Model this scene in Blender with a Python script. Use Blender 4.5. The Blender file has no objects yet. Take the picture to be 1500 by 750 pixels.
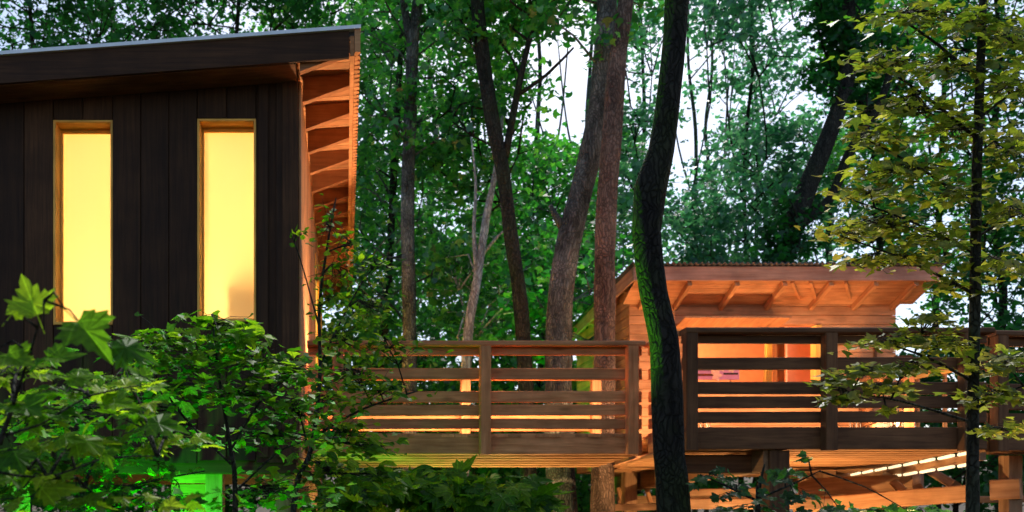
import bpy, math, random
import numpy as np
from mathutils import Vector, Matrix

random.seed(7)
rng = np.random.default_rng(7)
SC = bpy.context.scene
COL = SC.collection
R = math.radians

# ------------------------------------------------------------------ camera
F, U0, V0 = 1250.0, 505.0, 750.0          # focal length and principal point in photo pixels
CAMZ = 1.6
cam = bpy.data.cameras.new('camera')
cam.sensor_width = 36.0
cam.lens = 36.0 * F / 1500.0
cam.shift_x = (750 - U0) / 1500.0
cam.shift_y = (V0 - 375) / 1500.0
cam.clip_start = 0.05
cam.clip_end = 2000
cam.dof.use_dof = True
cam.dof.focus_distance = 5.6
cam.dof.aperture_fstop = 2.6
camo = bpy.data.objects.new('camera', cam)
camo.location = (0, 0, CAMZ)
camo.rotation_euler = (R(90), 0, 0)
COL.objects.link(camo)
SC.camera = camo

# ------------------------------------------------------------------ sky, sun, exposure
SUN_EL, SUN_AZ = 50.0, 14.0
w = bpy.data.worlds.new('World')
SC.world = w
w.use_nodes = True
nt = w.node_tree
bgn = nt.nodes['Background']
sky = nt.nodes.new('ShaderNodeTexSky')
sky.sky_type = 'NISHITA'
sky.sun_disc = False
sky.sun_elevation = R(SUN_EL)
sky.sun_rotation = R(SUN_AZ)
sky.air_density = 1.0
sky.dust_density = 1.4
sky.ozone_density = 1.0
nt.links.new(sky.outputs[0], bgn.inputs[0])
bgn.inputs[1].default_value = 0.11
sl = bpy.data.lights.new('sun', 'SUN')
sl.energy = 3.0
sl.angle = R(12)
sl.color = (1.0, 0.96, 0.9)
so = bpy.data.objects.new('sun', sl)
# direction towards the sun: azimuth measured like the sky texture (0 = +Y, clockwise)
sd = Vector((math.sin(R(SUN_AZ)) * math.cos(R(SUN_EL)), math.cos(R(SUN_AZ)) * math.cos(R(SUN_EL)), math.sin(R(SUN_EL))))
so.rotation_euler = sd.to_track_quat('Z', 'Y').to_euler()
COL.objects.link(so)
SC.view_settings.view_transform = 'Standard'
SC.view_settings.look = 'None'
SC.view_settings.gamma = 1.0
SC.view_settings.use_curve_mapping = False
SC.view_settings.exposure = 0.85
SC.render.engine = 'CYCLES'
SC.cycles.use_denoising = True
SC.cycles.max_bounces = 7
SC.cycles.diffuse_bounces = 4
SC.cycles.transmission_bounces = 4
SC.cycles.caustics_reflective = False
SC.cycles.caustics_refractive = False
SC.cycles.sample_clamp_indirect = 4.0

# ------------------------------------------------------------------ helpers
def P(u, v, d):
    """photo pixel + distance along the view axis -> world point"""
    return Vector(((u - U0) / F * d, d, CAMZ + (V0 - v) / F * d))

def ground_z(x, y):
    t = min(max((y - 17) / 30.0, 0), 1)
    return 4.2 * t * t * (3 - 2 * t) + 0.06 * math.sin(x * .9) * math.cos(y * .7)

WM = {}

def link(o, M=None, parent=None):
    COL.objects.link(o)
    M = M or Matrix.Identity(4)
    WM[o.name] = M
    if parent is not None:
        o.parent = parent
        o.matrix_parent_inverse = WM[parent.name].inverted()
    o.matrix_basis = M
    return o

def tag(o, label=None, cat=None, group=None, kind=None):
    if label: o['label'] = label
    if cat: o['category'] = cat
    if group: o['group'] = group
    if kind: o['kind'] = kind
    return o

def thing(name, loc, label, cat, group=None):
    o = bpy.data.objects.new(name, None)
    o.empty_display_size = 0.2
    link(o, Matrix.Translation(Vector(loc)))
    return tag(o, label, cat, group)

def mesh(name, verts, faces, mat, smooth=False):
    m = bpy.data.meshes.new(name)
    m.from_pydata([tuple(v) for v in verts], [], faces)
    m.update()
    if mat: m.materials.append(mat)
    if smooth:
        m.polygons.foreach_set('use_smooth', [True] * len(m.polygons))
    return m

def obj(name, m, parent=None, M=None):
    return link(bpy.data.objects.new(name, m), M, parent)

_pc = {}

def plank_mesh(L, W, T, mat, ch):
    key = (round(L, 3), round(W, 3), round(T, 3), mat.name)
    if key in _pc: return _pc[key]
    c = min(ch, W * .3, T * .3)
    a, b = W / 2, T / 2
    prof = [(-a + c, -b), (a - c, -b), (a, -b + c), (a, b - c), (a - c, b), (-a + c, b), (-a, b - c), (-a, -b + c)]
    vs = [(-L / 2, p[0], p[1]) for p in prof] + [(L / 2, p[0], p[1]) for p in prof]
    fs = [(i, (i + 1) % 8, 8 + (i + 1) % 8, 8 + i) for i in range(8)]
    fs = [tuple(reversed(f)) for f in fs]
    fs += [tuple(range(8)), tuple(range(15, 7, -1))]
    fs = [tuple(reversed(f)) for f in fs]
    m = mesh('plank', vs, fs, mat)
    _pc[key] = m
    return m

def plank(name, p0, p1, W, T, mat, parent, up=(0, 0, 1), ch=.006):
    """board from p0 to p1 along its centre line, W wide along `up`, T thick"""
    p0, p1 = Vector(p0), Vector(p1)
    x = (p1 - p0)
    L = x.length
    x.normalize()
    y = Vector(up) - x * Vector(up).dot(x)
    y.normalize()
    z = x.cross(y)
    M = Matrix((x, y, z)).transposed().to_4x4()
    M.translation = (p0 + p1) / 2
    return obj(name, plank_mesh(L, W, T, mat, ch), parent, M)

def bx(name, x0, x1, y0, y1, z0, z1, mat, parent, axis=None, ch=.006):
    """box board given by its bounds, grain along its longest side"""
    d = [x1 - x0, y1 - y0, z1 - z0]
    c = Vector(((x0 + x1) / 2, (y0 + y1) / 2, (z0 + z1) / 2))
    a = axis if axis is not None else d.index(max(d))
    e = Vector((0, 0, 0)); e[a] = d[a] / 2
    up = 2 if a != 2 else 0
    th = 3 - a - up
    u = Vector((0, 0, 0)); u[up] = 1
    return plank(name, c - e, c + e, d[up], d[th], mat, parent, u, ch)

def boxes_mesh(name, lst, mat):
    vs, fs = [], []
    for (x0, x1, y0, y1, z0, z1) in lst:
        b = len(vs)
        vs += [(x0, y0, z0), (x1, y0, z0), (x1, y1, z0), (x0, y1, z0), (x0, y0, z1), (x1, y0, z1), (x1, y1, z1), (x0, y1, z1)]
        fs += [tuple(b + i for i in f) for f in ((0, 3, 2, 1), (4, 5, 6, 7), (0, 1, 5, 4), (1, 2, 6, 5), (2, 3, 7, 6), (3, 0, 4, 7))]
    return mesh(name, vs, fs, mat)

def smooth_path(pts, rad, step):
    """Catmull-Rom resample"""
    pts = [Vector(p) for p in pts]
    out, ro = [], []
    n = len(pts)
    for i in range(n - 1):
        p0, p1, p2, p3 = pts[max(i - 1, 0)], pts[i], pts[i + 1], pts[min(i + 2, n - 1)]
        k = max(1, int((p2 - p1).length / step))
        for j in range(k):
            t = j / k
            q = .5 * ((2 * p1) + (p2 - p0) * t + (2 * p0 - 5 * p1 + 4 * p2 - p3) * t * t + (3 * p1 - p0 - 3 * p2 + p3) * t ** 3)
            out.append(q)
            ro.append(rad[i] * (1 - t) + rad[i + 1] * t)
    out.append(pts[-1]); ro.append(rad[-1])
    return out, ro

def tube_data(pts, rad, seg, vs, fs, bump=0.0, seed=0):
    b0 = len(vs)
    n = len(pts)
    prev = None
    ph = [random.random() * 6.28 for _ in range(6)]
    for i in range(n):
        t = (pts[min(i + 1, n - 1)] - pts[max(i - 1, 0)])
        if t.length < 1e-6: t = Vector((0, 0, 1))
        t.normalize()
        if prev is None:
            prev = t.orthogonal().normalized()
        a = (prev - t * prev.dot(t)).normalized()
        prev = a
        b = t.cross(a)
        s = i * .37
        for k in range(seg):
            an = 2 * math.pi * k / seg
            r = rad[i]
            if bump:
                r *= 1 + bump * (.5 * math.sin(3 * an + ph[0] + s * .8) + .4 * math.sin(5 * an + ph[1] - s * 1.1) + .5 * math.sin(2 * an + ph[2] + s * 2.3) + .35 * math.sin(s * 3.1 + ph[3]) + .3 * random.uniform(-1, 1))
            vs.append(pts[i] + (a * math.cos(an) + b * math.sin(an)) * r)
    for i in range(n - 1):
        for k in range(seg):
            k2 = (k + 1) % seg
            fs.append((b0 + i * seg + k, b0 + i * seg + k2, b0 + (i + 1) * seg + k2, b0 + (i + 1) * seg + k))
    fs.append(tuple(b0 + (n - 1) * seg + k for k in range(seg)))
    fs.append(tuple(b0 + k for k in range(seg - 1, -1, -1)))

# ------------------------------------------------------------------ materials
def newmat(name):
    m = bpy.data.materials.new(name)
    m.use_nodes = True
    t = m.node_tree
    t.nodes.clear()
    out = t.nodes.new('ShaderNodeOutputMaterial')
    return m, t, t.nodes, t.links, out

def wood(name, c1, c2, rough=.75, vary=.35, bump=.25, grain=14.0, knots=True):
    m, t, N, L, out = newmat(name)
    p = N.new('ShaderNodeBsdfPrincipled')
    p.inputs['Roughness'].default_value = rough
    p.inputs['Specular IOR Level'].default_value = .25
    tc = N.new('ShaderNodeTexCoord')
    oi = N.new('ShaderNodeObjectInfo')
    off = N.new('ShaderNodeVectorMath'); off.operation = 'SCALE'
    cmb = N.new('ShaderNodeCombineXYZ')
    for i in range(3): L.new(oi.outputs['Random'], cmb.inputs[i])
    L.new(cmb.outputs[0], off.inputs[0]); off.inputs['Scale'].default_value = 37.0
    add = N.new('ShaderNodeVectorMath'); add.operation = 'ADD'
    L.new(tc.outputs['Object'], add.inputs[0]); L.new(off.outputs[0], add.inputs[1])
    mp = N.new('ShaderNodeMapping'); mp.inputs['Scale'].default_value = (.9, grain, grain)
    L.new(add.outputs[0], mp.inputs[0])
    n1 = N.new('ShaderNodeTexNoise'); n1.inputs['Scale'].default_value = 1.6; n1.inputs['Detail'].default_value = 6; n1.inputs['Roughness'].default_value = .65
    n1.inputs['Distortion'].default_value = .6
    L.new(mp.outputs[0], n1.inputs['Vector'])
    n2 = N.new('ShaderNodeTexNoise'); n2.inputs['Scale'].default_value = 3.0; n2.inputs['Detail'].default_value = 4
    L.new(add.outputs[0], n2.inputs['Vector'])
    rp = N.new('ShaderNodeValToRGB')
    rp.color_ramp.elements[0].position = .32; rp.color_ramp.elements[0].color = (*c1, 1)
    rp.color_ramp.elements[1].position = .68; rp.color_ramp.elements[1].color = (*c2, 1)
    L.new(n1.outputs[0], rp.inputs[0])
    hsv = N.new('ShaderNodeHueSaturation')
    mr = N.new('ShaderNodeMapRange'); mr.inputs[3].default_value = 1 - vary; mr.inputs[4].default_value = 1 + vary
    L.new(oi.outputs['Random'], mr.inputs[0])
    mr2 = N.new('ShaderNodeMapRange'); mr2.inputs[1].default_value = .3; mr2.inputs[2].default_value = .7; mr2.inputs[3].default_value = .72; mr2.inputs[4].default_value = 1.2
    L.new(n2.outputs[0], mr2.inputs[0])
    mu = N.new('ShaderNodeMath'); mu.operation = 'MULTIPLY'
    L.new(mr.outputs[0], mu.inputs[0]); L.new(mr2.outputs[0], mu.inputs[1])
    L.new(mu.outputs[0], hsv.inputs['Value'])
    col = rp.outputs[0]
    if knots:
        mk = N.new('ShaderNodeMapping'); mk.inputs['Scale'].default_value = (1.6, 5.5, 5.5)
        L.new(add.outputs[0], mk.inputs[0])
        vo = N.new('ShaderNodeTexVoronoi'); vo.inputs['Scale'].default_value = 1.0
        L.new(mk.outputs[0], vo.inputs['Vector'])
        kr = N.new('ShaderNodeMapRange'); kr.inputs[1].default_value = .05; kr.inputs[2].default_value = .16; kr.inputs[3].default_value = .55; kr.inputs[4].default_value = 0
        L.new(vo.outputs['Distance'], kr.inputs[0])
        mx = N.new('ShaderNodeMix'); mx.data_type = 'RGBA'
        L.new(kr.outputs[0], mx.inputs[0]); L.new(col, mx.inputs[6]); mx.inputs[7].default_value = (*[c * .35 for c in c1], 1)
        col = mx.outputs[2]
    L.new(col, hsv.inputs['Color'])
    L.new(hsv.outputs[0], p.inputs['Base Color'])
    b = N.new('ShaderNodeBump'); b.inputs['Strength'].default_value = bump; b.inputs['Distance'].default_value = .01
    L.new(n1.outputs[0], b.inputs['Height']); L.new(b.outputs[0], p.inputs['Normal'])
    L.new(p.outputs[0], out.inputs[0])
    return m

def leafmat(name, cols, trans=.5, gloss=.03, island=True, tscale=2.1, patch=.12):
    """cols: list of base colours a leaf can take"""
    m, t, N, L, out = newmat(name)
    if island:
        g = N.new('ShaderNodeNewGeometry'); rnd = g.outputs['Random Per Island']
    else:
        g = N.new('ShaderNodeObjectInfo'); rnd = g.outputs['Random']
    geo = N.new('ShaderNodeNewGeometry')
    nz = N.new('ShaderNodeTexNoise'); nz.inputs['Scale'].default_value = .55; nz.inputs['Detail'].default_value = 2
    L.new(geo.outputs['Position'], nz.inputs['Vector'])
    a = N.new('ShaderNodeMath'); a.operation = 'MULTIPLY_ADD'; a.inputs[1].default_value = .75
    s = N.new('ShaderNodeMath'); s.operation = 'MULTIPLY_ADD'; s.inputs[1].default_value = .9; s.inputs[2].default_value = -.32
    L.new(nz.outputs[0], s.inputs[0]); L.new(rnd, a.inputs[0]); L.new(s.outputs[0], a.inputs[2])
    rp = N.new('ShaderNodeValToRGB')
    els = rp.color_ramp.elements
    while len(els) < len(cols): els.new(.5)
    for i, c in enumerate(cols):
        els[i].position = i / (len(cols) - 1); els[i].color = (*c, 1)
    L.new(a.outputs[0], rp.inputs[0])
    n2 = N.new('ShaderNodeTexNoise'); n2.inputs['Scale'].default_value = 60; n2.inputs['Detail'].default_value = 2
    L.new(geo.outputs['Position'], n2.inputs['Vector'])
    mr = N.new('ShaderNodeMapRange'); mr.inputs[1].default_value = .3; mr.inputs[2].default_value = .7; mr.inputs[3].default_value = 1 - patch * 2; mr.inputs[4].default_value = 1 + patch * 2
    L.new(n2.outputs[0], mr.inputs[0])
    hs = N.new('ShaderNodeHueSaturation'); L.new(rp.outputs[0], hs.inputs['Color']); L.new(mr.outputs[0], hs.inputs['Value'])
    if not island:
        tc = N.new('ShaderNodeTexCoord'); sx = N.new('ShaderNodeSeparateXYZ'); L.new(tc.outputs['Object'], sx.inputs[0])
        def mth(op, a_, b_=None):
            q = N.new('ShaderNodeMath'); q.operation = op
            for i_, v_ in enumerate((a_, b_)):
                if v_ is None: continue
                if isinstance(v_, (int, float)): q.inputs[i_].default_value = v_
                else: L.new(v_, q.inputs[i_])
            return q.outputs[0]
        ang = mth('ABSOLUTE', mth('ARCTAN2', sx.outputs[0], sx.outputs[1]))
        rad_ = mth('SQRT', mth('ADD', mth('MULTIPLY', sx.outputs[0], sx.outputs[0]), mth('MULTIPLY', sx.outputs[1], sx.outputs[1])))
        dd = mth('MINIMUM', mth('MINIMUM', ang, mth('ABSOLUTE', mth('SUBTRACT', ang, .82))), mth('ABSOLUTE', mth('SUBTRACT', ang, 1.5)))
        vein = N.new('ShaderNodeMapRange'); vein.inputs[1].default_value = .008; vein.inputs[2].default_value = .022; vein.inputs[3].default_value = 1.7; vein.inputs[4].default_value = 1.0
        L.new(mth('MULTIPLY', dd, rad_), vein.inputs[0])
        L.new(mth('MULTIPLY', vein.outputs[0], mr.outputs[0]), hs.inputs['Value'])
    d = N.new('ShaderNodeBsdfDiffuse'); L.new(hs.outputs[0], d.inputs[0])
    tr = N.new('ShaderNodeBsdfTranslucent')
    tm = N.new('ShaderNodeMix'); tm.data_type = 'RGBA'; tm.blend_type = 'MULTIPLY'; tm.inputs[0].default_value = 1
    L.new(hs.outputs[0], tm.inputs[6]); tm.inputs[7].default_value = (tscale * 1.1, tscale * 1.25, tscale * .6, 1)
    L.new(tm.outputs[2], tr.inputs[0])
    m1 = N.new('ShaderNodeMixShader'); m1.inputs[0].default_value = trans
    L.new(d.outputs[0], m1.inputs[1]); L.new(tr.outputs[0], m1.inputs[2])
    gl = N.new('ShaderNodeBsdfGlossy'); gl.inputs['Roughness'].default_value = .38
    m2 = N.new('ShaderNodeMixShader'); m2.inputs[0].default_value = gloss
    L.new(m1.outputs[0], m2.inputs[1]); L.new(gl.outputs[0], m2.inputs[2])
    L.new(m2.outputs[0], out.inputs[0])
    return m

def bark(name, c1, c2, scale=9, bump=.6, moss=None):
    m, t, N, L, out = newmat(name)
    p = N.new('ShaderNodeBsdfPrincipled'); p.inputs['Roughness'].default_value = .9; p.inputs['Specular IOR Level'].default_value = .15
    tc = N.new('ShaderNodeTexCoord')
    mp = N.new('ShaderNodeMapping'); mp.inputs['Scale'].default_value = (1, 1, .28)
    L.new(tc.outputs['Object'], mp.inputs[0])
    n1 = N.new('ShaderNodeTexNoise'); n1.inputs['Scale'].default_value = scale; n1.inputs['Detail'].default_value = 8; n1.inputs['Roughness'].default_value = .7
    L.new(mp.outputs[0], n1.inputs['Vector'])
    n2 = N.new('ShaderNodeTexNoise'); n2.inputs['Scale'].default_value = 1.8; n2.inputs['Detail'].default_value = 5
    L.new(tc.outputs['Object'], n2.inputs['Vector'])
    rp = N.new('ShaderNodeValToRGB'); rp.color_ramp.elements[0].position = .35; rp.color_ramp.elements[1].position = .65
    rp.color_ramp.elements[0].color = (*c1, 1); rp.color_ramp.elements[1].color = (*c2, 1)
    L.new(n1.outputs[0], rp.inputs[0])
    mx = N.new('ShaderNodeMix'); mx.data_type = 'RGBA'
    mr = N.new('ShaderNodeMapRange'); mr.inputs[1].default_value = .48; mr.inputs[2].default_value = .68; mr.inputs[4].default_value = .75
    L.new(n2.outputs[0], mr.inputs[0]); L.new(mr.outputs[0], mx.inputs[0])
    L.new(rp.outputs[0], mx.inputs[6]); mx.inputs[7].default_value = (*(moss or tuple(c * 1.5 for c in c2)), 1)
    L.new(mx.outputs[2], p.inputs['Base Color'])
    vo = N.new('ShaderNodeTexVoronoi'); vo.feature = 'DISTANCE_TO_EDGE'; vo.inputs['Scale'].default_value = scale * 3.2
    dn = N.new('ShaderNodeVectorMath'); dn.operation = 'MULTIPLY_ADD'; dn.inputs[1].default_value = (.35, .35, .35)
    L.new(n2.outputs['Color'], dn.inputs[0]); L.new(mp.outputs[0], dn.inputs[2]); L.new(dn.outputs[0], vo.inputs['Vector'])
    cr = N.new('ShaderNodeMapRange'); cr.inputs[1].default_value = .0; cr.inputs[2].default_value = .22; cr.inputs[3].default_value = .42; cr.inputs[4].default_value = 1.0
    L.new(vo.outputs['Distance'], cr.inputs[0])
    vm = N.new('ShaderNodeMix'); vm.data_type = 'RGBA'; vm.blend_type = 'MULTIPLY'; vm.inputs[0].default_value = 1.0
    L.new(mx.outputs[2], vm.inputs[6]); L.new(cr.outputs[0], vm.inputs[7]); L.new(vm.outputs[2], p.inputs['Base Color'])
    hh = N.new('ShaderNodeMath'); hh.operation = 'MULTIPLY_ADD'; hh.inputs[1].default_value = .7
    L.new(cr.outputs[0], hh.inputs[0]); L.new(n1.outputs[0], hh.inputs[2])
    b = N.new('ShaderNodeBump'); b.inputs['Strength'].default_value = min(1, bump * 1.6); b.inputs['Distance'].default_value = .04
    L.new(hh.outputs[0], b.inputs['Height']); L.new(b.outputs[0], p.inputs['Normal'])
    L.new(p.outputs[0], out.inputs[0])
    return m

def plain(name, c, rough=.6, metal=0.0, emit=None, es=0):
    m, t, N, L, out = newmat(name)
    p = N.new('ShaderNodeBsdfPrincipled')
    tc = N.new('ShaderNodeTexCoord')
    n = N.new('ShaderNodeTexNoise'); n.inputs['Scale'].default_value = 9; n.inputs['Detail'].default_value = 5
    L.new(tc.outputs['Object'], n.inputs['Vector'])
    rp = N.new('ShaderNodeValToRGB'); rp.color_ramp.elements[0].color = (*[x * .8 for x in c], 1); rp.color_ramp.elements[1].color = (*[min(x * 1.15, 1) for x in c], 1)
    L.new(n.outputs[0], rp.inputs[0]); L.new(rp.outputs[0], p.inputs['Base Color'])
    p.inputs['Roughness'].default_value = rough; p.inputs['Metallic'].default_value = metal
    if emit:
        p.inputs['Emission Color'].default_value = (*emit, 1); p.inputs['Emission Strength'].default_value = es
    L.new(p.outputs[0], out.inputs[0])
    return m

M = {}
M['dark'] = wood('dark_stained_wood', (.028, .012, .005), (.066, .029, .011), vary=.5, grain=22, knots=False)
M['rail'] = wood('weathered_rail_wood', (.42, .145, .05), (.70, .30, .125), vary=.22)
M['deckrail'] = wood('dark_shaded_wood', (.085, .034, .014), (.19, .085, .036), vary=.2)  # tree shade over the deck railing is put into this darker brown
M['pine'] = wood('pine_board', (.40, .17, .07), (.62, .32, .15), vary=.14)
M['redpine'] = wood('reddish_pine_board', (.44, .19, .085), (.62, .31, .15), vary=.12)
M['rafter'] = wood('shaded_rafter_wood', (.24, .095, .042), (.40, .185, .085), vary=.15)  # darker than the pine: shade on the unlit rafter faces is in the colour
M['beam'] = wood('beam_wood', (.22, .11, .055), (.42, .24, .13), vary=.2, grain=9)
M['fascia'] = wood('fascia_wood', (.33, .16, .11), (.52, .30, .22), vary=.1)
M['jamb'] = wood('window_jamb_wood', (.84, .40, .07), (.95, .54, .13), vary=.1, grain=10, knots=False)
M['flash'] = plain('sky_bright_flashing', (.78, .82, .86), .45, .15)  # sky reflection along the roof edge is put into this pale colour
M['roofsheet'] = plain('roofing_sheet', (.06, .06, .065), .6)
M['plaster'] = plain('warm_plaster', (.50, .36, .20), .9)
M['orange_wall'] = plain('orange_interior_paint', (.72, .38, .20), .8)
M['pink_wall'] = plain('pink_interior_paint', (.74, .46, .42), .8)
M['curtain'] = plain('yellow_curtain_fabric', (.85, .62, .14), .9)
M['violet'] = plain('violet_panel', (.60, .42, .92), .7)
M['white'] = plain('white_paint', (.8, .78, .78), .6)
M['black'] = plain('black_metal', (.02, .02, .022), .5, .3)
M['strip'] = plain('strip_lamp_diffuser', (.9, .85, .7), .5, 0, (1.0, .78, .46), .8)
M['bulb'] = plain('warm_bulb', (.9, .8, .6), .5, 0, (1.0, .62, .25), 6)
M['greenlens'] = plain('green_lens', (.1, .6, .1), .3, 0, (.05, 1.0, .05), 6)
M['box'] = plain('cardboard', (.35, .22, .1), .9)
# blind: cloth that lets the room's light through
m, t, N, L, out = newmat('blind_cloth')
tr = N.new('ShaderNodeBsdfTranslucent'); tr.inputs[0].default_value = (.95, .84, .52, 1)
df = N.new('ShaderNodeBsdfDiffuse'); df.inputs[0].default_value = (.8, .7, .45, 1)
mx = N.new('ShaderNodeMixShader'); mx.inputs[0].default_value = .3
L.new(tr.outputs[0], mx.inputs[1]); L.new(df.outputs[0], mx.inputs[2]); L.new(mx.outputs[0], out.inputs[0])
M['blind'] = m
m, t, N, L, out = newmat('window_glass')
tb = N.new('ShaderNodeBsdfTransparent'); gg = N.new('ShaderNodeBsdfGlossy'); gg.inputs['Roughness'].default_value = .03
lw = N.new('ShaderNodeLayerWeight'); lw.inputs[0].default_value = .2
mx = N.new('ShaderNodeMixShader'); L.new(lw.outputs['Fresnel'], mx.inputs[0]); L.new(tb.outputs[0], mx.inputs[1]); L.new(gg.outputs[0], mx.inputs[2]); L.new(mx.outputs[0], out.inputs[0])
M['glass'] = m

M['bark_grey'] = bark('grey_bark', (.045, .048, .042), (.21, .215, .19))
M['bark_dark'] = bark('dark_bark', (.022, .022, .018), (.075, .072, .058), moss=(.05, .06, .03))
M['bark_pale'] = bark('pale_bark', (.25, .26, .24), (.58, .59, .56), 6, .3)
M['bark_brown'] = bark('brown_bark', (.10, .066, .05), (.26, .175, .13))
M['bark_moss_lit'] = bark('mossy_green_lit_bark', (.014, .012, .011), (.042, .038, .032), moss=(.035, .05, .012))  # green patches: some moss, and green lamp light put into the colour

G1 = [(.008, .06, .018), (.018, .14, .026), (.045, .23, .03), (.12, .31, .04)]
G2 = [(.012, .085, .06), (.03, .15, .10), (.07, .23, .15), (.13, .30, .2)]  # pale teal: soft haze over far foliage is put into the leaf colour
G3 = [(.04, .07, .008), (.085, .115, .012), (.15, .165, .02), (.25, .23, .045)]  # warm light on the sapling is put into these olive tones
G4 = [(.012, .055, .003), (.038, .115, .004), (.085, .18, .006), (.23, .31, .014)]
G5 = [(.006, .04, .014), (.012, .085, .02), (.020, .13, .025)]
M['leaf'] = leafmat('green_foliage', G1, gloss=.07)
M['leaf_teal'] = leafmat('hazy_blue_green_foliage', G2, gloss=.08)
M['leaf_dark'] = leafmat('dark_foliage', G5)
M['leaf_near'] = leafmat('near_maple_leaf', G4, island=False, trans=.45, gloss=.012)
M['leaf_near_s'] = leafmat('near_maple_leaf_mass', G4, trans=.45, gloss=.012)
M['leaf_near_dark'] = leafmat('dark_maple_leaf', [(.008, .03, .008), (.014, .055, .012), (.03, .09, .015)], island=False, trans=.4, gloss=.03)
M['leaf_olive'] = leafmat('warm_lit_maple_leaf', G3, island=False, gloss=.04)
M['leaf_warm_lit_s'] = leafmat('warm_lit_maple_leaf_mass', G3, gloss=.04)

m, t, N, L, out = newmat('forest_floor')
p = N.new('ShaderNodeBsdfPrincipled'); p.inputs['Roughness'].default_value = .95
tc = N.new('ShaderNodeTexCoord'); n1 = N.new('ShaderNodeTexNoise'); n1.inputs['Scale'].default_value = 3; n1.inputs['Detail'].default_value = 10
L.new(tc.outputs['Object'], n1.inputs['Vector'])
rp = N.new('ShaderNodeValToRGB'); rp.color_ramp.elements[0].position = .35; rp.color_ramp.elements[0].color = (.03, .02, .012, 1); rp.color_ramp.elements[1].position = .65; rp.color_ramp.elements[1].color = (.09, .06, .03, 1)
L.new(n1.outputs[0], rp.inputs[0]); L.new(rp.outputs[0], p.inputs['Base Color'])
bp = N.new('ShaderNodeBump'); bp.inputs['Strength'].default_value = .8; L.new(n1.outputs[0], bp.inputs['Height']); L.new(bp.outputs[0], p.inputs['Normal'])
L.new(p.outputs[0], out.inputs[0])
M['ground'] = m

# ------------------------------------------------------------------ ground
xs = np.concatenate([np.linspace(-600, -40, 15), np.linspace(-35, 35, 71), np.linspace(40, 600, 15)])
ys = np.concatenate([np.linspace(-600, -20, 15), np.linspace(-15, 60, 76), np.linspace(70, 900, 15)])
vs = [(x, y, ground_z(x, y)) for y in ys for x in xs]
nx = len(xs)
fs = [(j * nx + i, j * nx + i + 1, (j + 1) * nx + i + 1, (j + 1) * nx + i) for j in range(len(ys) - 1) for i in range(nx - 1)]
g = obj('ground', mesh('ground', vs, fs, M['ground'], True))
tag(g, 'leaf-strewn forest floor rising behind the tree houses', 'ground', kind='structure')

# ------------------------------------------------------------------ lamps of the place
def lantern(loc, label, energy, color, radius=.06, h=.42):
    r = thing('deck_lantern', loc, label, 'lantern', 'lanterns along the walkways')
    x, y, z = loc
    obj('base', boxes_mesh('base', [(x - .05, x + .05, y - .05, y + .05, z, z + .03)], M['black']), r)
    for sx in (-1, 1):
        for sy in (-1, 1):
            bx('cage_bar', x + sx * .045 - .005, x + sx * .045 + .005, y + sy * .045 - .005, y + sy * .045 + .005, z + .03, z + h - .03, M['black'], r, 2, .001)
    obj('cap', mesh('cap', [(x - .06, y - .06, z + h - .03), (x + .06, y - .06, z + h - .03), (x + .06, y + .06, z + h - .03), (x - .06, y + .06, z + h - .03), (x, y, z + h + .03)], [(0, 1, 4), (1, 2, 4), (2, 3, 4), (3, 0, 4), (3, 2, 1, 0)], M['black']), r)
    v, f = [], []
    tube_data([Vector((x, y, z + h * .35 + .02 * k)) for k in range(5)], [.008, .02, .025, .02, .006], 8, v, f)
    obj('bulb', mesh('bulb', v, f, M['bulb'], True), r)
    l = bpy.data.lights.new('lantern_light', 'POINT'); l.energy = energy; l.color = color; l.shadow_soft_size = radius
    lo = bpy.data.objects.new('lantern_light', l)
    link(lo, Matrix.Translation(Vector((x, y, z + h * .5))), r)
    return r

def flood(loc, target, label, energy, color, spot, lens, blend=.5):
    loc = Vector(loc); dirv = (Vector(target) - loc).normalized()
    r = thing('floodlight', (loc.x, loc.y, loc.z - .25), label, 'floodlight')
    v, f = [], []
    tube_data([loc - dirv * .10, loc - dirv * .08, loc + dirv * .02, loc + dirv * .06], [.03, .06, .07, .085], 12, v, f)
    obj('housing', mesh('housing', v, f, M['black'], True), r)
    v, f = [], []
    tube_data([loc + dirv * .062, loc + dirv * .068], [.078, .07], 12, v, f)
    obj('lens', mesh('lens', v, f, lens), r)
    v, f = [], []
    tube_data([loc - Vector((0, 0, .35)), loc - dirv * .05], [.012, .012], 6, v, f)
    obj('stake', mesh('stake', v, f, M['black']), r)
    l = bpy.data.lights.new('flood_beam', 'SPOT'); l.energy = energy; l.color = color; l.spot_size = R(spot); l.spot_blend = blend; l.shadow_soft_size = .06
    lo = bpy.data.objects.new('flood_beam', l)
    mm = dirv.to_track_quat('-Z', 'Y').to_matrix().to_4x4(); mm.translation = loc + dirv * .09
    link(lo, mm, r)
    return r

WARM = (1.0, .60, .29)
ORANGE = (1.0, .60, .29)
GREEN = (.03, 1.0, .03)

# ------------------------------------------------------------------ left cabin
FD = 8.6                                   # front wall
KX = FD / F
def fx(u): return (u - U0) * KX
def fz(v): return CAMZ + (V0 - v) * KX
cab = thing('cabin', (-2.5, 12.5, 2.2), 'dark boarded cabin with two tall glowing windows and a lit rafter eave', 'cabin')
WX1, WX0 = fx(437), -5.0                   # right and left end of the front wall
WB = 2.15
BACK = 17.2
SL = math.tan(R(4.2))                      # roof rises to the right
def wtop(x): return fz(105) + (x - WX1) * SL * 1.12
wins = [(fx(78), fx(165), fz(476), fz(176)), (fx(289), fx(375), fz(471), fz(174))]
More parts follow.
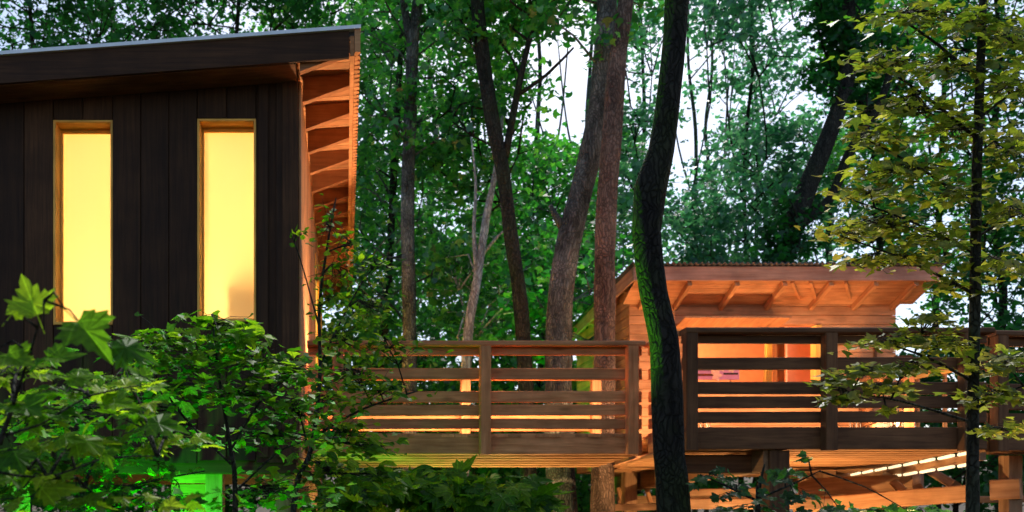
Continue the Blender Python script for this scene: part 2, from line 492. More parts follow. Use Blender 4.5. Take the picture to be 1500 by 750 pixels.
# wall core behind the boards, with the window openings left free
core = []
xe = [WX0, wins[0][0], wins[0][1], wins[1][0], wins[1][1], WX1 - .03]
zt = 5.95
for i in range(5):
    if i in (1, 3):
        wz = wins[0] if i == 1 else wins[1]
        core += [(xe[i], xe[i + 1], FD + .03, FD + .16, WB, wz[2]), (xe[i], xe[i + 1], FD + .03, FD + .16, wz[3], zt - .1)]
    else:
        core.append((xe[i], xe[i + 1], FD + .03, FD + .16, WB, zt - (.1 if i < 5 else 0)))
fw = obj('front_wall', boxes_mesh('front_wall', core, M['dark']), cab)
edges = [WX0 + .01]
for a, b in ((WX0 + .01, wins[0][0]), (wins[0][0], wins[0][1]), (wins[0][1], wins[1][0]), (wins[1][0], wins[1][1]), (wins[1][1], WX1)):
    n = max(1, round((b - a) / .30))
    for k in range(1, n + 1): edges.append(a + (b - a) * k / n)
for i in range(len(edges) - 1):
    a, b = edges[i] + .003, edges[i + 1] - .003
    t_ = random.uniform(.0, .014)
    inwin = [wn for wn in wins if a > wn[0] - .01 and b < wn[1] + .01]
    y0, y1 = FD - t_, FD + .026
    if inwin:
        wn = inwin[0]
        bx('board', a, b, y0, y1, WB - .03, wn[2] - .004, M['dark'], fw, 2)
        bx('board', a, b, y0, y1, wn[3] + .004, wtop(a) + .05, M['dark'], fw, 2)
    else:
        bx('board', a, b, y0, y1, WB - .03 + random.uniform(-.03, .03), wtop(a) + .05, M['dark'], fw, 2)
# battens beside the windows
for u in (386, 412):
    bx('batten', fx(u) - .05, fx(u) + .05, FD - .034, FD - .016, WB, wtop(fx(u)) + .03, M['dark'], fw, 2)
for wn in wins:
    x0, x1, z0, z1 = wn
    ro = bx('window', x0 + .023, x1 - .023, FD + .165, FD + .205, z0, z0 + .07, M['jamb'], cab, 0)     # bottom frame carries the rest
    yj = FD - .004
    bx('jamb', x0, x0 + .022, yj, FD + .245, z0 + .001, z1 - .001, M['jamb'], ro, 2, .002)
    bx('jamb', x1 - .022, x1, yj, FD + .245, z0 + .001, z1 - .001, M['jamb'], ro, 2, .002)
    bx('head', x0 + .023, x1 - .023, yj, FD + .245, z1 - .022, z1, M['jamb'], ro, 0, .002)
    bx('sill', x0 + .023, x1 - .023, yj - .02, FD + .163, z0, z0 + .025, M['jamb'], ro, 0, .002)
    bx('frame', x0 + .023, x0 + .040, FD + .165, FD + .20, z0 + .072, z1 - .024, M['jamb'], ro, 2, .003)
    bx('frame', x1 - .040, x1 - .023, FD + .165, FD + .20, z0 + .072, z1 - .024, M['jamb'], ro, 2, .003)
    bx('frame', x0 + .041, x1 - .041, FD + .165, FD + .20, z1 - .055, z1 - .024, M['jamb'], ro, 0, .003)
    obj('pane', boxes_mesh('pane', [(x0 + .04, x1 - .04, FD + .178, FD + .184, z0 + .07, z1 - .055)], M['glass']), ro)
    obj('blind', boxes_mesh('blind', [(x0 + .02, x1 - .02, FD + .215, FD + .217, z0 + .01, z1 - .02)], M['blind']), ro)
# room inside
room = obj('interior', boxes_mesh('interior', [
    (WX0, WX1 - .05, FD + 3.2, FD + 3.25, 2.45, 5.8), (WX0, WX1 - .05, FD + .2, FD + 3.2, 2.40, 2.45), (WX0, WX1 - .05, FD + .17, FD + 3.2, 5.8, 5.85),
    (WX0 - .05, WX0, FD + .17, FD + 3.2, 2.45, 5.8)], M['plaster']), cab)
# right side wall: boards, corner board, glazed door
bx('corner_board', WX1 + .001, WX1 + .03, FD + .005, FD + .30, WB, fz(105) - .10, M['pine'], cab, 2)
bx('corner_board', WX1 - .16, WX1 - .002, FD - .045, FD - .018, WB - .02, fz(108), M['dark'], cab, 2)
sw = obj('side_wall', boxes_mesh('side_wall', [(WX1 - .12, WX1 - .004, FD + .17, 12.9, WB, 5.98), (WX1 - .12, WX1 - .004, 16.2, BACK, WB, 5.98), (WX1 - .12, WX1 - .004, 12.9, 16.2, 5.5, 5.98), (WX1 - .12, WX1 - .004, 12.9, 16.2, WB, 2.45),
      (WX0, WX1 - .13, BACK - .1, BACK, WB, 5.6), (WX0 - .1, WX0, FD + .1, BACK, WB, 5.6)], M['dark']), cab)
y = FD + .305
while y < BACK - .05:
    y2 = min(y + .28, BACK)
    z0_ = WB
    if 12.85 < (y + y2) / 2 < 16.2:
        bx('board', WX1, WX1 + .02, y + .003, y2 - .003, 5.55, 5.98, M['pine'], sw, 2)
        bx('board', WX1, WX1 + .02, y + .003, y2 - .003, WB, 2.42, M['pine'], sw, 2)
    else:
        bx('board', WX1, WX1 + .02, y + .003, y2 - .003, WB, 5.98, M['pine'], sw, 2)
    y = y2
door = obj('glazed_door', boxes_mesh('glazed_door', [(WX1 - .03, WX1 - .01, 13.0, 16.1, 2.46, 5.48)], M['blind']), cab)
for yy in (12.95, 14.5, 16.1):
    bx('stile', WX1 - .008, WX1 + .03, yy, yy + .07, 2.44, 5.53, M['jamb'], door, 2)
# roof
RF = FD - .40
def rz(x): return 6.245 + (x - .125) * SL          # top of the roof sheet
RX0, RX1 = -5.3, .125
def slab(name, x0, x1, y0, y1, t0, t1, mat, parent):
    vs = [(x0, y0, rz(x0) - t1), (x1, y0, rz(x1) - t1), (x1, y1, rz(x1) - t1), (x0, y1, rz(x0) - t1),
          (x0, y0, rz(x0) - t0), (x1, y0, rz(x1) - t0), (x1, y1, rz(x1) - t0), (x0, y1, rz(x0) - t0)]
    return obj(name, mesh(name, vs, [(0, 3, 2, 1), (4, 5, 6, 7), (0, 1, 5, 4), (1, 2, 6, 5), (2, 3, 7, 6), (3, 0, 4, 7)], mat), parent)
roof = slab('roof', RX0, RX1 - .03, RF + .03, BACK + .4, .0, .05, M['roofsheet'], cab)
slab('flashing', RX0, RX1 + .03, RF - .03, RF + .028, -.022, .012, M['flash'], roof)
slab('fascia', RX0, RX1 - .085, RF - .004, RF + .026, .016, .275, M['dark'], roof)
slab('frieze', RX0, WX1 - .01, RF + .03, FD - .035, .262, .282, M['deckrail'], roof)
# soffit boards over the right overhang
y = RF + .03
k = 0
while y < BACK + .3:
    slab('soffit_board', WX1 - .02, RX1 - .07, y + .004, y + .136, .055, .075, M['pine'], roof)
    y += .14
# tapered rafter tails
ys_r = [RF + .05 + .62 * i for i in range(15)]
for y in ys_r:
    xa, xb = WX1 + .031, RX1 - .075
    vs, n = [], 0
    for yy in (y, y + .075):
        vs += [(xa, yy, rz(xa) - .08), (xa, yy, rz(xa) - .345), (xb, yy, rz(xb) - .205), (xb, yy, rz(xb) - .08)]
    obj('rafter', mesh('rafter', vs, [(0, 1, 2, 3), (7, 6, 5, 4), (1, 5, 6, 2), (0, 4, 5, 1), (3, 2, 6, 7), (0, 3, 7, 4)], M['rafter']), roof)
slab('eave_board', RX1 - .074, RX1 - .034, RF + .03, BACK + .35, .05, .245, M['pine'], roof)
# ribbed drip edge along the eave
vs, fs = [], []
y = RF - .02
rib = []
while y < BACK + .35:
    rib.append((RX1 - .03, RX1 + .025, y, y + .05, rz(RX1) - .235, rz(RX1) - .016))
    rib.append((RX1 - .03, RX1 + .002, y + .05, y + .085, rz(RX1) - .23, rz(RX1) - .02))
    y += .085
tag(obj('drip_edge', boxes_mesh('drip_edge', rib, M['pine']), roof), kind='stuff')
# under the cabin: posts and boarded skirting
for (px, py) in ((WX1 - .15, FD + .2), (-1.35, FD + .3), (-3.4, FD + .3), (WX1 - .15, 12.5), (WX1 - .15, 16.5), (-4.6, 12)):
    bx('support_post', px - .09, px + .09, py - .09, py + .09, ground_z(px, py) - .2, WB - .005, M['beam'], cab, 2)
bx('floor_beam', WX0, WX1 - .02, FD + .05, FD + .25, WB - .16, WB - .004, M['dark'], cab, 0)
z = .1
while z < 2.05:
    bx('skirting_board', -1.95, -1.36, FD + 1.0, FD + 1.03, z + .006, z + .134, M['pine'], cab, 0)
    z += .14
b_ = thing('storage_box', (-1.1, FD + .62, 3.55), 'box silhouetted low behind the lit blind beside the eave', 'box')
bx('carton', -1.24, -.96, FD + .34, FD + .60, 3.55, 3.86, M['box'], b_, 0)
obj('lid', boxes_mesh('lid', [(-1.25, -.95, FD + .33, FD + .61, 3.861, 3.885)], M['box']), b_)
bx('shelf_leg', -1.12, -1.08, FD + .45, FD + .49, 2.45, 3.548, M['box'], b_, 2)
def room_lamp(loc, label, energy, color, rad=.12):
    r = thing('floor_lamp', (loc[0], loc[1], 2.46), label, 'lamp', 'lamps inside the cabins')
    x, y, z = loc
    v, f = [], []
    tube_data([Vector((x, y, 2.46)), Vector((x, y, 2.48)), Vector((x, y, 2.5)), Vector((x, y, z - .12))], [.12, .12, .012, .012], 10, v, f)
    obj('stand', mesh('stand', v, f, M['black'], False), r)
    v, f = [], []
    tube_data([Vector((x, y, z - .1)), Vector((x, y, z - .04)), Vector((x, y, z)), Vector((x, y, z + .04))], [.02, .05, .055, .03], 12, v, f)
    obj('bulb', mesh('bulb', v, f, M['bulb'], True), r)
    l = bpy.data.lights.new('lamp_light', 'POINT'); l.energy = energy; l.color = color; l.shadow_soft_size = rad
    lo = bpy.data.objects.new('lamp_light', l)
    link(lo, Matrix.Translation(Vector((x, y - .07, z + .05))), r)
    return r
room_lamp((-2.55, FD + .85, 3.75), 'lamp glowing behind the blind of the window away from the eave', 300, (1.0, .80, .52))
room_lamp((-1.35, FD + .85, 3.75), 'lamp glowing behind the blind of the window beside the eave', 270, (1.0, .78, .49))
room_lamp((-1.8, 14.5, 4.2), 'lamp glowing behind the glazed door above the footbridge', 400, (1.0, .72, .28))

# ------------------------------------------------------------------ railing levels shared by bridge and deck
def bz(v): return CAMZ + (V0 - v) * 9.6 / F
BOARDS = [(510, 521), (540, 556.5), (573, 589.5), (593, 609), (613.5, 628.5)]
CAP = (502, 509.5)
FAS = (635, 665)

def railing(root, p0, p1, posts, side, mat, mpost, fascia=True, cut=None):
    """boards between two plan points, posts on the `side` normal; posts = fractions along"""
    p0, p1 = Vector((p0[0], p0[1], 0)), Vector((p1[0], p1[1], 0))
    d = (p1 - p0); Ln = d.length; d.normalize()
    nrm = Vector((d.y, -d.x, 0)) * side
    cuts = sorted(set([0.0] + list(posts) + [1.0]))
    def pt(fr, z, off): 
        q = p0 + d * (fr * Ln) + nrm * off
        return Vector((q.x, q.y, z))
    rows = [(bz(a), bz(b), .04, 0) for a, b in BOARDS] + ([(bz(FAS[0]), bz(FAS[1]), .05, 0)] if fascia else [])
    for zi, (z1, z0, th, off) in enumerate(rows):
        for i in range(len(cuts) - 1):
            a, b = cuts[i], cuts[i + 1]
            if b - a < .004: continue
            e = .004 / Ln
            dz = random.uniform(-.004, .004)
            plank('fascia_board' if zi == 5 else 'rail_board', pt(a + e, (z0 + z1) / 2 + dz, off), pt(b - e, (z0 + z1) / 2 + random.uniform(-.004, .004), off), z1 - z0, th, mat, root)
    plank('handrail', pt(0, (bz(CAP[0]) + bz(CAP[1])) / 2, .03), pt(1, (bz(CAP[0]) + bz(CAP[1])) / 2, .03), bz(CAP[0]) - bz(CAP[1]), .2, mat, root, ch=.012)
    for fr in posts:
        off = .09
        plank('post', pt(fr, bz(667), off), pt(fr, bz(CAP[1]) - .003, off), .12, .12, mpost, root, up=d, ch=.008)

# ------------------------------------------------------------------ footbridge
BX0, BX1 = WX1 + .05, 3.34
br = thing('footbridge', (1.4, 10.5, 2.25), 'wooden footbridge with board railings joining the dark cabin to the deck', 'footbridge')
L_ = BX1 - BX0
fr = [((u - U0) / F * 9.53 - BX0) / L_ for u in (495, 710, 925)]
railing(br, (BX0, 9.6), (BX1, 9.6), fr, 1, M['rail'], M['rail'])
railing(br, (BX0, 11.42), (BX1, 11.42), [(1.6 - BX0) / L_, .998], 1, M['rail'], M['pine'])
x = BX0
while x < BX1 - .02:
    bx('deck_plank', x + .004, min(x + .146, BX1), 9.57 + random.uniform(-.01, .01), 11.39, 2.44, 2.474, M['rail'], br, 1)
    x += .15
for i in range(6):
    y = 9.64 + i * .30
    bx('joist', BX0, BX1, y, y + .24, bz(665) + .003 - i * .012, bz(665) + .04 - i * .012, M['pine'], br, 0)
bx('dark_backing', BX0, BX1, 9.64, 11.38, bz(665) + .05, bz(665) + .07, M['dark'], br, 0)  # added dark sheet standing in for the shade between the boards below
bx('cross_beam', BX1 - .45, BX1 - .32, 9.65, 11.38, 2.335, 2.43, M['beam'], br, 1)

# ------------------------------------------------------------------ deck
FY = 8.92
dk = thing('deck', (5.2, 11, 0), 'raised wooden deck with dark board railing on posts and beams', 'deck')
def dl(y): return 3.40 + .14 * (y - 9.27)
def dr(y): return 6.75 + .254 * (y - 9.2)
DX0, DX1 = 3.52, 6.70
L_ = DX1 - DX0
fr = [max(((u - U0) / F * (FY - .09) - DX0) / L_, .012) for u in (1011, 1214.5, 1416)]
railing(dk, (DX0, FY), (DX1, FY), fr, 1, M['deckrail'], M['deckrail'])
railing(dk, (BX1 + .10, 9.62), (DX0 - .03, FY + .05), [.12], -1, M['rail'], M['rail'], True)
# side railing on the right
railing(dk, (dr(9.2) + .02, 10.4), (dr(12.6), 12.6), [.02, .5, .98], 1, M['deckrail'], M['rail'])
y = FY + .04
while y < 12.7:
    bx('deck_plank', max(dl(y), 3.45) + .01, dr(y), y + .003, y + .142, 2.44, 2.474, M['pine'], dk, 0)
    y += .145
y = FY + .045
while y < 13.6:
    zz = bz(665) + .004 - (y - FY) * .02
    bx('underside_slat', max(dl(y), 3.42) + .04, dr(y) - .05, y, y + .225, zz, zz + .04, M['pine'], dk, 0)
    y += .27
# edge trim along the left edge of the underside
plank('edge_trim', (dl(9.0), 9.05, 2.235), (dl(13.2), 13.2, 2.235), .03, .06, M['pine'], dk)
# right edge: rim beam and two strip lamps
plank('rim_beam', (dr(8.98) + .02, 8.98, 2.185), (dr(14) + .02, 14, 2.09), .085, .06, M['beam'], dk)
for zz, y0, y1 in ((2.243, 9.0, 14.0), (2.118, 9.0, 12.4)):
    y = y0
    while y < y1 - .2:
        if not (zz > 2.2 and 12.5 < y < 12.9):
            s = plank('strip_lamp', (dr(y) - .02, y + .05, zz - (y - 9) * .02), (dr(y + .5) - .02, min(y + .5, y1) - .05, zz - (y - 8.5) * .02), .030, .04, M['strip'], dk)
        y += .5
# support frame
def beam(name, a, b, W, T=.14, mat='beam', up=(0, 0, 1)):
    return plank(name, a, b, W, T, M[mat], dk, up, .012)
beam('beam', P(1128, 672, 8.98), P(892, 712, 14.2), .26)
beam('beam', (3.55, 9.3, 2.12), (4.72, 9.3, 2.12), .20, mat='deckrail')
beam('beam', P(985, 738, 11.2), P(1330, 738, 11.2), .14)
beam('beam', P(893, 744, 12.4), P(1010, 741, 12.0), .10)
beam('beam', P(1170, 714, 11.8), P(1345, 708, 11.0), .24)
beam('beam', P(1165, 742, 11.6), P(1430, 722, 9.9), .2, mat='pine')
beam('beam', P(1452, 718, 9.9), P(1496, 716, 9.7), .23, .2, mat='pine')
for (a, b) in (((1298, 697, 11.6), (1325, 722, 10.6)), ((1345, 690, 11.2), (1345, 715, 10.5)), ((1362, 690, 11.0), (1400, 712, 10.3))):
    beam('brace', P(*a), P(*b), .10, .1, up=(0, 1, 0))
for (u, v, d) in ((905, 728, 13.2), (922, 727, 13), (945, 722, 12.6)):
    beam('brace', P(u, v - 14, d), P(u + 8, v + 14, d), .06, .06, mat='pine', up=(0, 1, 0))
for (ua, va, ub, vb, dd, hh) in ((905, 733, 1125, 727, 13.4, .12), (1000, 722, 1120, 719, 12.2, .10), (1150, 700, 1290, 700, 13.0, .12), (1150, 728, 1300, 726, 12.6, .10), (1300, 733, 1500, 731, 11.4, .09)):
    beam('joist', P(ua, va, dd), P(ub, vb, dd), hh, .1)
for (px, py, s) in (((1135 - U0) / F * 9.05, 9.05, .105), (7.0, 12.4, .09), (4.2, 12.6, .09), ((1480 - U0) / F * 9.8, 9.8, .08)):
    gz = ground_z(px, py)
    bx('support_post', px - s, px + s, py - s, py + s, gz - .2, 2.245, M['deckrail'] if s > .1 else M['beam'], dk, 2)

# walkway that leads on to the right
wk = thing('walkway', (8.4, 9.9, 2.25), 'continuing boarded walkway leaving the deck behind the olive-leaved maple sapling', 'walkway')
railing(wk, (6.80, 9.05), (10.2, 9.35), [.02, .5, .97], 1, M['deckrail'], M['deckrail'])
x = 6.98
while x < 10.2:
    bx('deck_plank', x + .004, x + .146, 9.40, 10.3, 2.44, 2.474, M['rail'], wk, 1)
    x += .15
for i in range(3):
    bx('joist', 7.3, 10.2, 9.42 + .3 * i, 9.52 + .3 * i, 2.28, 2.435, M['beam'], wk, 0)

# ------------------------------------------------------------------ right cabin
CW, CF = 12.8, 12.2
cb = thing('pavilion', (6.2, 14, 2.48), 'lit pine hut with deep raftered eave and propped hatch on the deck', 'hut')
cx0, cx1 = (922 - U0) / F * CW, (1312 - U0) / F * CW
cyb = 15.7
ox0, ox1, oz0, oz1 = (1002 - U0) / F * CW, (1203 - U0) / F * CW, 3.35, 4.40     # hatch opening
ztop = 4.98
cw_ = obj('front_wall', boxes_mesh('front_wall', [(cx0 + .03, ox0, CW + .02, CW + .1, 2.48, ztop), (ox1, cx1 - .03, CW + .02, CW + .1, 2.48, ztop), (ox0, ox1, CW + .02, CW + .1, 2.48, oz0), (ox0, ox1, CW + .02, CW + .1, oz1, ztop)], M['redpine']), cb)
z = 2.48
while z < ztop - .02:
    z2 = min(z + .138, ztop)
    if z2 > oz0 + .02 and z < oz1 - .02:
        bx('board', cx0, ox0 - .002, CW - .004, CW + .018, z + .002, z2 - .003, M['redpine'], cw_, 0)
        bx('board', ox1 + .002, cx1, CW - .004, CW + .018, z + .002, z2 - .003, M['redpine'], cw_, 0)
    else:
        bx('board', cx0, cx1, CW - .004, CW + .018, z + .002, z2 - .003, M['redpine'], cw_, 0)
    z = z2
sd_ = obj('side_wall', boxes_mesh('side_wall', [(cx0 + .025, cx0 + .1, CW + .02, cyb, 2.30, 4.9)], M['pine']), cb)
z = 2.30
while z < 4.9:
    bx('board', cx0 - .004, cx0 + .022, CW + .02, cyb, z + .003, z + .145, M['pine'], sd_, 1)
    z += .15
obj('interior', boxes_mesh('interior', [(cx0 + .1, cx0 + .12, CW + .1, cyb, 2.5, 4.9), (cx1 - .1, cx1 - .03, CW + .1, cyb, 2.3, 4.95), (cx0 + .1, cx1 - .1, cyb, cyb + .06, 2.3, 4.95), (cx0 + .1, cx1 - .1, CW + .1, cyb, 2.30, 2.48), (cx0 + .1, cx1 - .1, CW + .1, cyb, 4.82, 4.86)], M['orange_wall']), cb)
def cxu(u, d): return (u - U0) / F * d
bx('partition', cxu(1153, 14.6), cxu(1230, 14.6), 14.6, 14.66, 2.49, 4.8, M['pink_wall'], cb, 2)
bx('partition_post', cxu(1136, 14.4), cxu(1147, 14.4), 14.35, 14.5, 2.49, 4.8, M['deckrail'], cb, 2)
bx('opening_trim', ox1 - .09, ox1 - .002, CW - .03, CW + .14, oz0, oz1, M['jamb'], cb, 2)
bx('opening_trim', ox0 + .002, ox0 + .07, CW - .03, CW + .14, oz0, oz1, M['jamb'], cb, 2)
bx('counter', ox0 - .1, ox1 + .1, CW - .25, CW + .3, oz0 - .05, oz0 - .004, M['pine'], cb, 0)
# window frame on the plain part of the wall
for (u0_, u1_, v0_, v1_) in ((1222, 1283, 503, 506), (1279, 1283, 506, 552), (1222, 1283, 552, 555)):
    bx('shutter_frame', cxu(u0_, CW), cxu(u1_, CW), CW - .035, CW - .006, CAMZ + (750 - v1_) / F * CW, CAMZ + (750 - v0_) / F * CW, M['deckrail'], cb)
# curtain with folds
cu = []
cf = []
nx_ = 13
xa, xb = cxu(1116, 13.6), cxu(1131, 13.6)
for i in range(nx_):
    t_ = i / (nx_ - 1)
    for (z, sq) in ((4.55, .62), (3.9, .75), (3.5, 1.0), (2.9, 1.1)):
        xm = xb - (xb - xa) * (1 - t_) * sq
        cu.append((xm, 13.6 + .03 * math.sin(t_ * 22), z))
for i in range(nx_ - 1):
    for k in range(3): cf.append((i * 4 + k, (i + 1) * 4 + k, (i + 1) * 4 + k + 1, i * 4 + k + 1))
obj('curtain', mesh('curtain', cu, cf, M['curtain'], True), cb)
# violet notice board with white flowers and dark lines, inside
vb = thing('notice_board', (cxu(1040, 13.8), 13.8, 3.6), 'violet panel with white flower shapes and dark lines inside the hut', 'panel')
vz0, vz1 = CAMZ + (750 - 556) / F * 13.8, CAMZ + (750 - 532) / F * 13.8
bx('panel', cxu(985, 13.8), cxu(1083, 13.8), 13.8, 13.83, vz0, vz1, M['violet'], vb, 0)
for v_ in (541, 549):
    zz = CAMZ + (750 - v_) / F * 13.79
    bx('line', cxu(985, 13.79), cxu(1046, 13.79), 13.786, 13.797, zz - .018, zz + .018, M['deckrail'], vb, 0)
zz = CAMZ + (750 - 547.5) / F * 13.79
bx('line', cxu(1060, 13.79), cxu(1081, 13.79), 13.786, 13.797, zz - .014, zz + .014, M['black'], vb, 0)
for (u, v, r_) in ((1048, 541, .06), (1058, 540, .045), (1072, 541, .05), (1077, 536, .035), (1050, 550, .075), (1045, 545, .04)):
    c = P(u, v, 13.785)
    vs = [(c.x, c.y - .012, c.z)] + [(c.x + r_ * (1 + .3 * math.cos(5 * a)) * math.cos(a), c.y, c.z + r_ * (1 + .3 * math.cos(5 * a)) * math.sin(a)) for a in [2 * math.pi * k / 20 for k in range(20)]]
    obj('flower', mesh('flower', vs, [(0, 1 + k, 1 + (k + 1) % 20) for k in range(20)], M['white']), vb)
bx('stand_leg', cxu(1000, 13.8), cxu(1003, 13.8), 13.83, 13.86, 2.48, vz0 + .1, M['beam'], vb, 2)
bx('stand_leg', cxu(1070, 13.8), cxu(1073, 13.8), 13.83, 13.86, 2.48, vz0 + .1, M['beam'], vb, 2)
# roof
fx0, fx1 = (928 - U0) / F * CF, (1380 - U0) / F * CF
zr = CAMZ + (750 - 390) / F * CF          # top of fascia
rs = math.tan(R(3.0))                      # falls to the back
def r2(y): return zr - (y - CF) * rs
nw = 440
vs, fs = [], []
for i in range(nw + 1):
    x = fx0 - .04 + (fx1 - fx0 + .08) * i / nw
    zc = .016 * math.sin(i * 2 * math.pi / 8)
    for y in (CF - .05, cyb + .5):
        vs += [(x, y, r2(y) + .022 + zc), (x, y, r2(y) + .034 + zc)]
for i in range(nw):
    a, b = i * 4, i * 4 + 4
    fs += [(a, a + 2, b + 2, b), (a + 1, b + 1, b + 3, a + 3), (a, b, b + 1, a + 1), (a + 2, a + 3, b + 3, b + 2)]
rf2 = obj('roof', mesh('roof', vs, fs, M['roofsheet'], True), cb)
bx('fascia', fx0, fx1, CF, CF + .035, zr - .205, zr, M['fascia'], rf2, 0)
plank('fascia', (fx0 + .018, CF + .04, zr - .1), (fx0 + .018, cyb + .4, r2(cyb + .4) - .1), .2, .034, M['fascia'], rf2)
plank('fascia', (fx1 - .018, CF + .04, zr - .1), (fx1 - .018, cyb + .4, r2(cyb + .4) - .1), .2, .034, M['fascia'], rf2)
NS = 6
def sof(y): return zr - .16 - (y - CF) * .40
for i in range(NS):
    ya = CF + .04 + (CW - CF - .05) * i / NS
    yb_ = CF + .04 + (CW - CF - .05) * (i + 1) / NS
    ym = (ya + yb_) / 2
    plank('soffit_board', (fx0 + .037, ym, sof(ym)), (fx1 - .037, ym, sof(ym)), (yb_ - ya) * 1.06, .02, M['redpine'], rf2, up=(0, 1, -.40))
for u in (958, 1012, 1082, 1152, 1220, 1286, 1345):
    xc = cxu(u, CF)
    plank('rafter', (xc, CF + .04, sof(CF + .04) - .055), (xc, CW - .008, sof(CW - .008) - .055), .09, .06, M['pine'], rf2)
for (u, dx) in ((1163, .30), (1190, .28), (1242, .28)):
    xc = cxu(u, CF)
    plank('brace', (xc, CF + .05, sof(CF + .05) - .035), (xc + dx, CF + .42, sof(CF + .42) - .035), .035, .04, M['pine'], rf2)
# rafters of the left overhang
for y in (12.75, 13.3, 13.9, 14.5):
    plank('rafter', (fx0 + .04, y, r2(y) - .14), (cx0 - .006, y, r2(y) - .18), .12, .06, M['pine'], rf2)
# propped hatch
hy0, hy1 = CW - .42, CW - .02
hz0, hz1 = CAMZ + (750 - 464) / F * hy0, CAMZ + (750 - 480) / F * hy1
plank('hatch', ((cxu(1004, hy0) + cxu(1160, hy0)) / 2, hy0, hz0), ((cxu(1004, hy0) + cxu(1160, hy0)) / 2, hy1, hz1), cxu(1160, hy0) - cxu(1004, hy0), .03, M['pine'], cb, up=(1, 0, 0))

# ------------------------------------------------------------------ walkway lanterns and floods
def rail_light(x, label):
    r = thing('handrail_light', (x, 9.68, bz(514)), label, 'light', 'lights under the footbridge handrail')
    bx('housing', x - .16, x + .16, 9.645, 9.69, bz(514) + .01, bz(514) + .03, M['black'], r, 0, .004)
    bx('diffuser', x - .15, x + .15, 9.65, 9.685, bz(514), bz(514) + .009, M['bulb'], r, 0, .002)
    l = bpy.data.lights.new('rail_beam', 'SPOT'); l.energy = 170; l.color = WARM; l.spot_size = R(92); l.spot_blend = .4; l.shadow_soft_size = .05
    dv = Vector((0, 1.6, -1.25)).normalized()
    mm = dv.to_track_quat('-Z', 'Y').to_matrix().to_4x4(); mm.translation = Vector((x, 9.70, bz(514) - .01))
    link(bpy.data.objects.new('rail_beam', l), mm, r)
rail_light(.35, 'small light under the footbridge handrail nearest the dark cabin')
rail_light(1.2, 'small light under the footbridge handrail before the middle post')
rail_light(2.3, 'small light under the footbridge handrail past the middle post')
rail_light(3.0, 'small light under the footbridge handrail by the brown trunk')
flood((.02, 10.45, 2.78), (-.17, 9.3, 6.1), 'warm uplight on the footbridge boards under the rafter eave', 330, (1.0, .66, .36), 88, M['bulb'], .6)
lantern((.05, 13.2, 2.475), 'warm lantern on the ledge beyond the footbridge below the rafter eave', 20, WARM)
lantern((4.9, 11.6, 2.475), 'small warm lantern on the deck in front of the propped hatch', 110, ORANGE)
lantern((7.0, 11.7, 2.475), 'small warm lantern on the deck by the plain hut wall', 80, ORANGE)
bx('ledge', WX1 + .03, .3, 12.9, 13.5, 2.42, 2.474, M['rail'], cab, 1)
bd = thing('leaning_board', (6.95, 10.6, 2.475), 'bright yellow lit board leaning behind the deck railing under the olive leaves', 'board')
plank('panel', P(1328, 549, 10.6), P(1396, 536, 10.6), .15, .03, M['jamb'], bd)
bx('leg', P(1345, 549, 10.6).x, P(1345, 549, 10.6).x + .04, 10.62, 10.66, 2.475, 3.32, M['beam'], bd, 2)
bx('leg', P(1385, 549, 10.6).x, P(1385, 549, 10.6).x + .04, 10.62, 10.66, 2.475, 3.38, M['beam'], bd, 2)
lantern((6.6, 10.2, 2.475), 'small warm lantern on the deck beside the leaning yellow board', 25, ORANGE)
lantern((8.3, 9.9, 2.475), 'small warm lantern on the continuing walkway', 45, ORANGE)
room_lamp((5.6, 14.2, 4.3), 'lamp glowing inside the lit pine hut', 150, ORANGE)
flood((5.3, 10.2, .35), (5.6, 11.0, 2.2), 'warm floodlight on the ground under the deck', 200, (1.0, .62, .27), 150, M['bulb'])
flood((2.0, 11.3, .35), (2.0, 10.9, 2.2), 'warm floodlight on the ground under the footbridge', 150, (1.0, .66, .27), 150, M['bulb'])
flood((-2.3, 7.6, .35), (-2.3, 9.4, 1.2), 'green floodlight on the ground under the dark cabin', 560, GREEN, 110, M['greenlens'])
flood((-1.0, 6.0, .3), (-.75, 4.7, 2.6), 'green floodlight on the ground behind the bushy shrub at the cabin corner', 100, GREEN, 70, M['greenlens'])
flood((-.2, 9.3, .35), (.7, 10.4, 2.3), 'green floodlight aimed at the underside of the footbridge', 60, GREEN, 70, M['greenlens'])
flood((1.0, 6.95, .25), (2.2, 6.35, 3.8), 'green floodlight aimed up the crooked dark trunk', 1700, (.18, 1.0, .02), 26, M['greenlens'])
flood((2.6, 13.6, .5), (4.2, 14.0, 4.0), 'green floodlight aimed at the side wall of the pine hut', 400, GREEN, 60, M['greenlens'])

flood((4.3, 7.4, .35), (4.05, 5.6, 3.9), 'warm floodlight on the ground lighting the olive-leaved maple sapling', 230, (1.0, .66, .28), 62, M['bulb'])
# ------------------------------------------------------------------ foliage generators
SIMPLE = np.array([(0, 0, 0), (.30, .08, .03), (.52, .42, .08), (.22, .50, .0), (0, 1.0, -.06), (-.22, .50, .0), (-.52, .42, .08), (-.30, .08, .03)])
OVAL = np.array([(0, 0, 0), (.26, .28, .05), (.30, .55, .06), (0, 1.0, -.04), (-.30, .55, .06), (-.26, .28, .05)])

def frames(n, tilt, face=0.35):
    """random leaf normals: mostly upward, tilted, slightly turned to the open side"""
    nr = rng.normal(0, tilt, (n, 3))
    nr[:, 2] += 1
    nr[:, 1] -= face
    nr /= np.linalg.norm(nr, axis=1, keepdims=True)
    a = rng.normal(0, 1, (n, 3)); a[:, 2] -= .5
    a -= nr * (a * nr).sum(1, keepdims=True)
    a /= np.linalg.norm(a, axis=1, keepdims=True)
    b = np.cross(a, nr)
    return b, a, nr

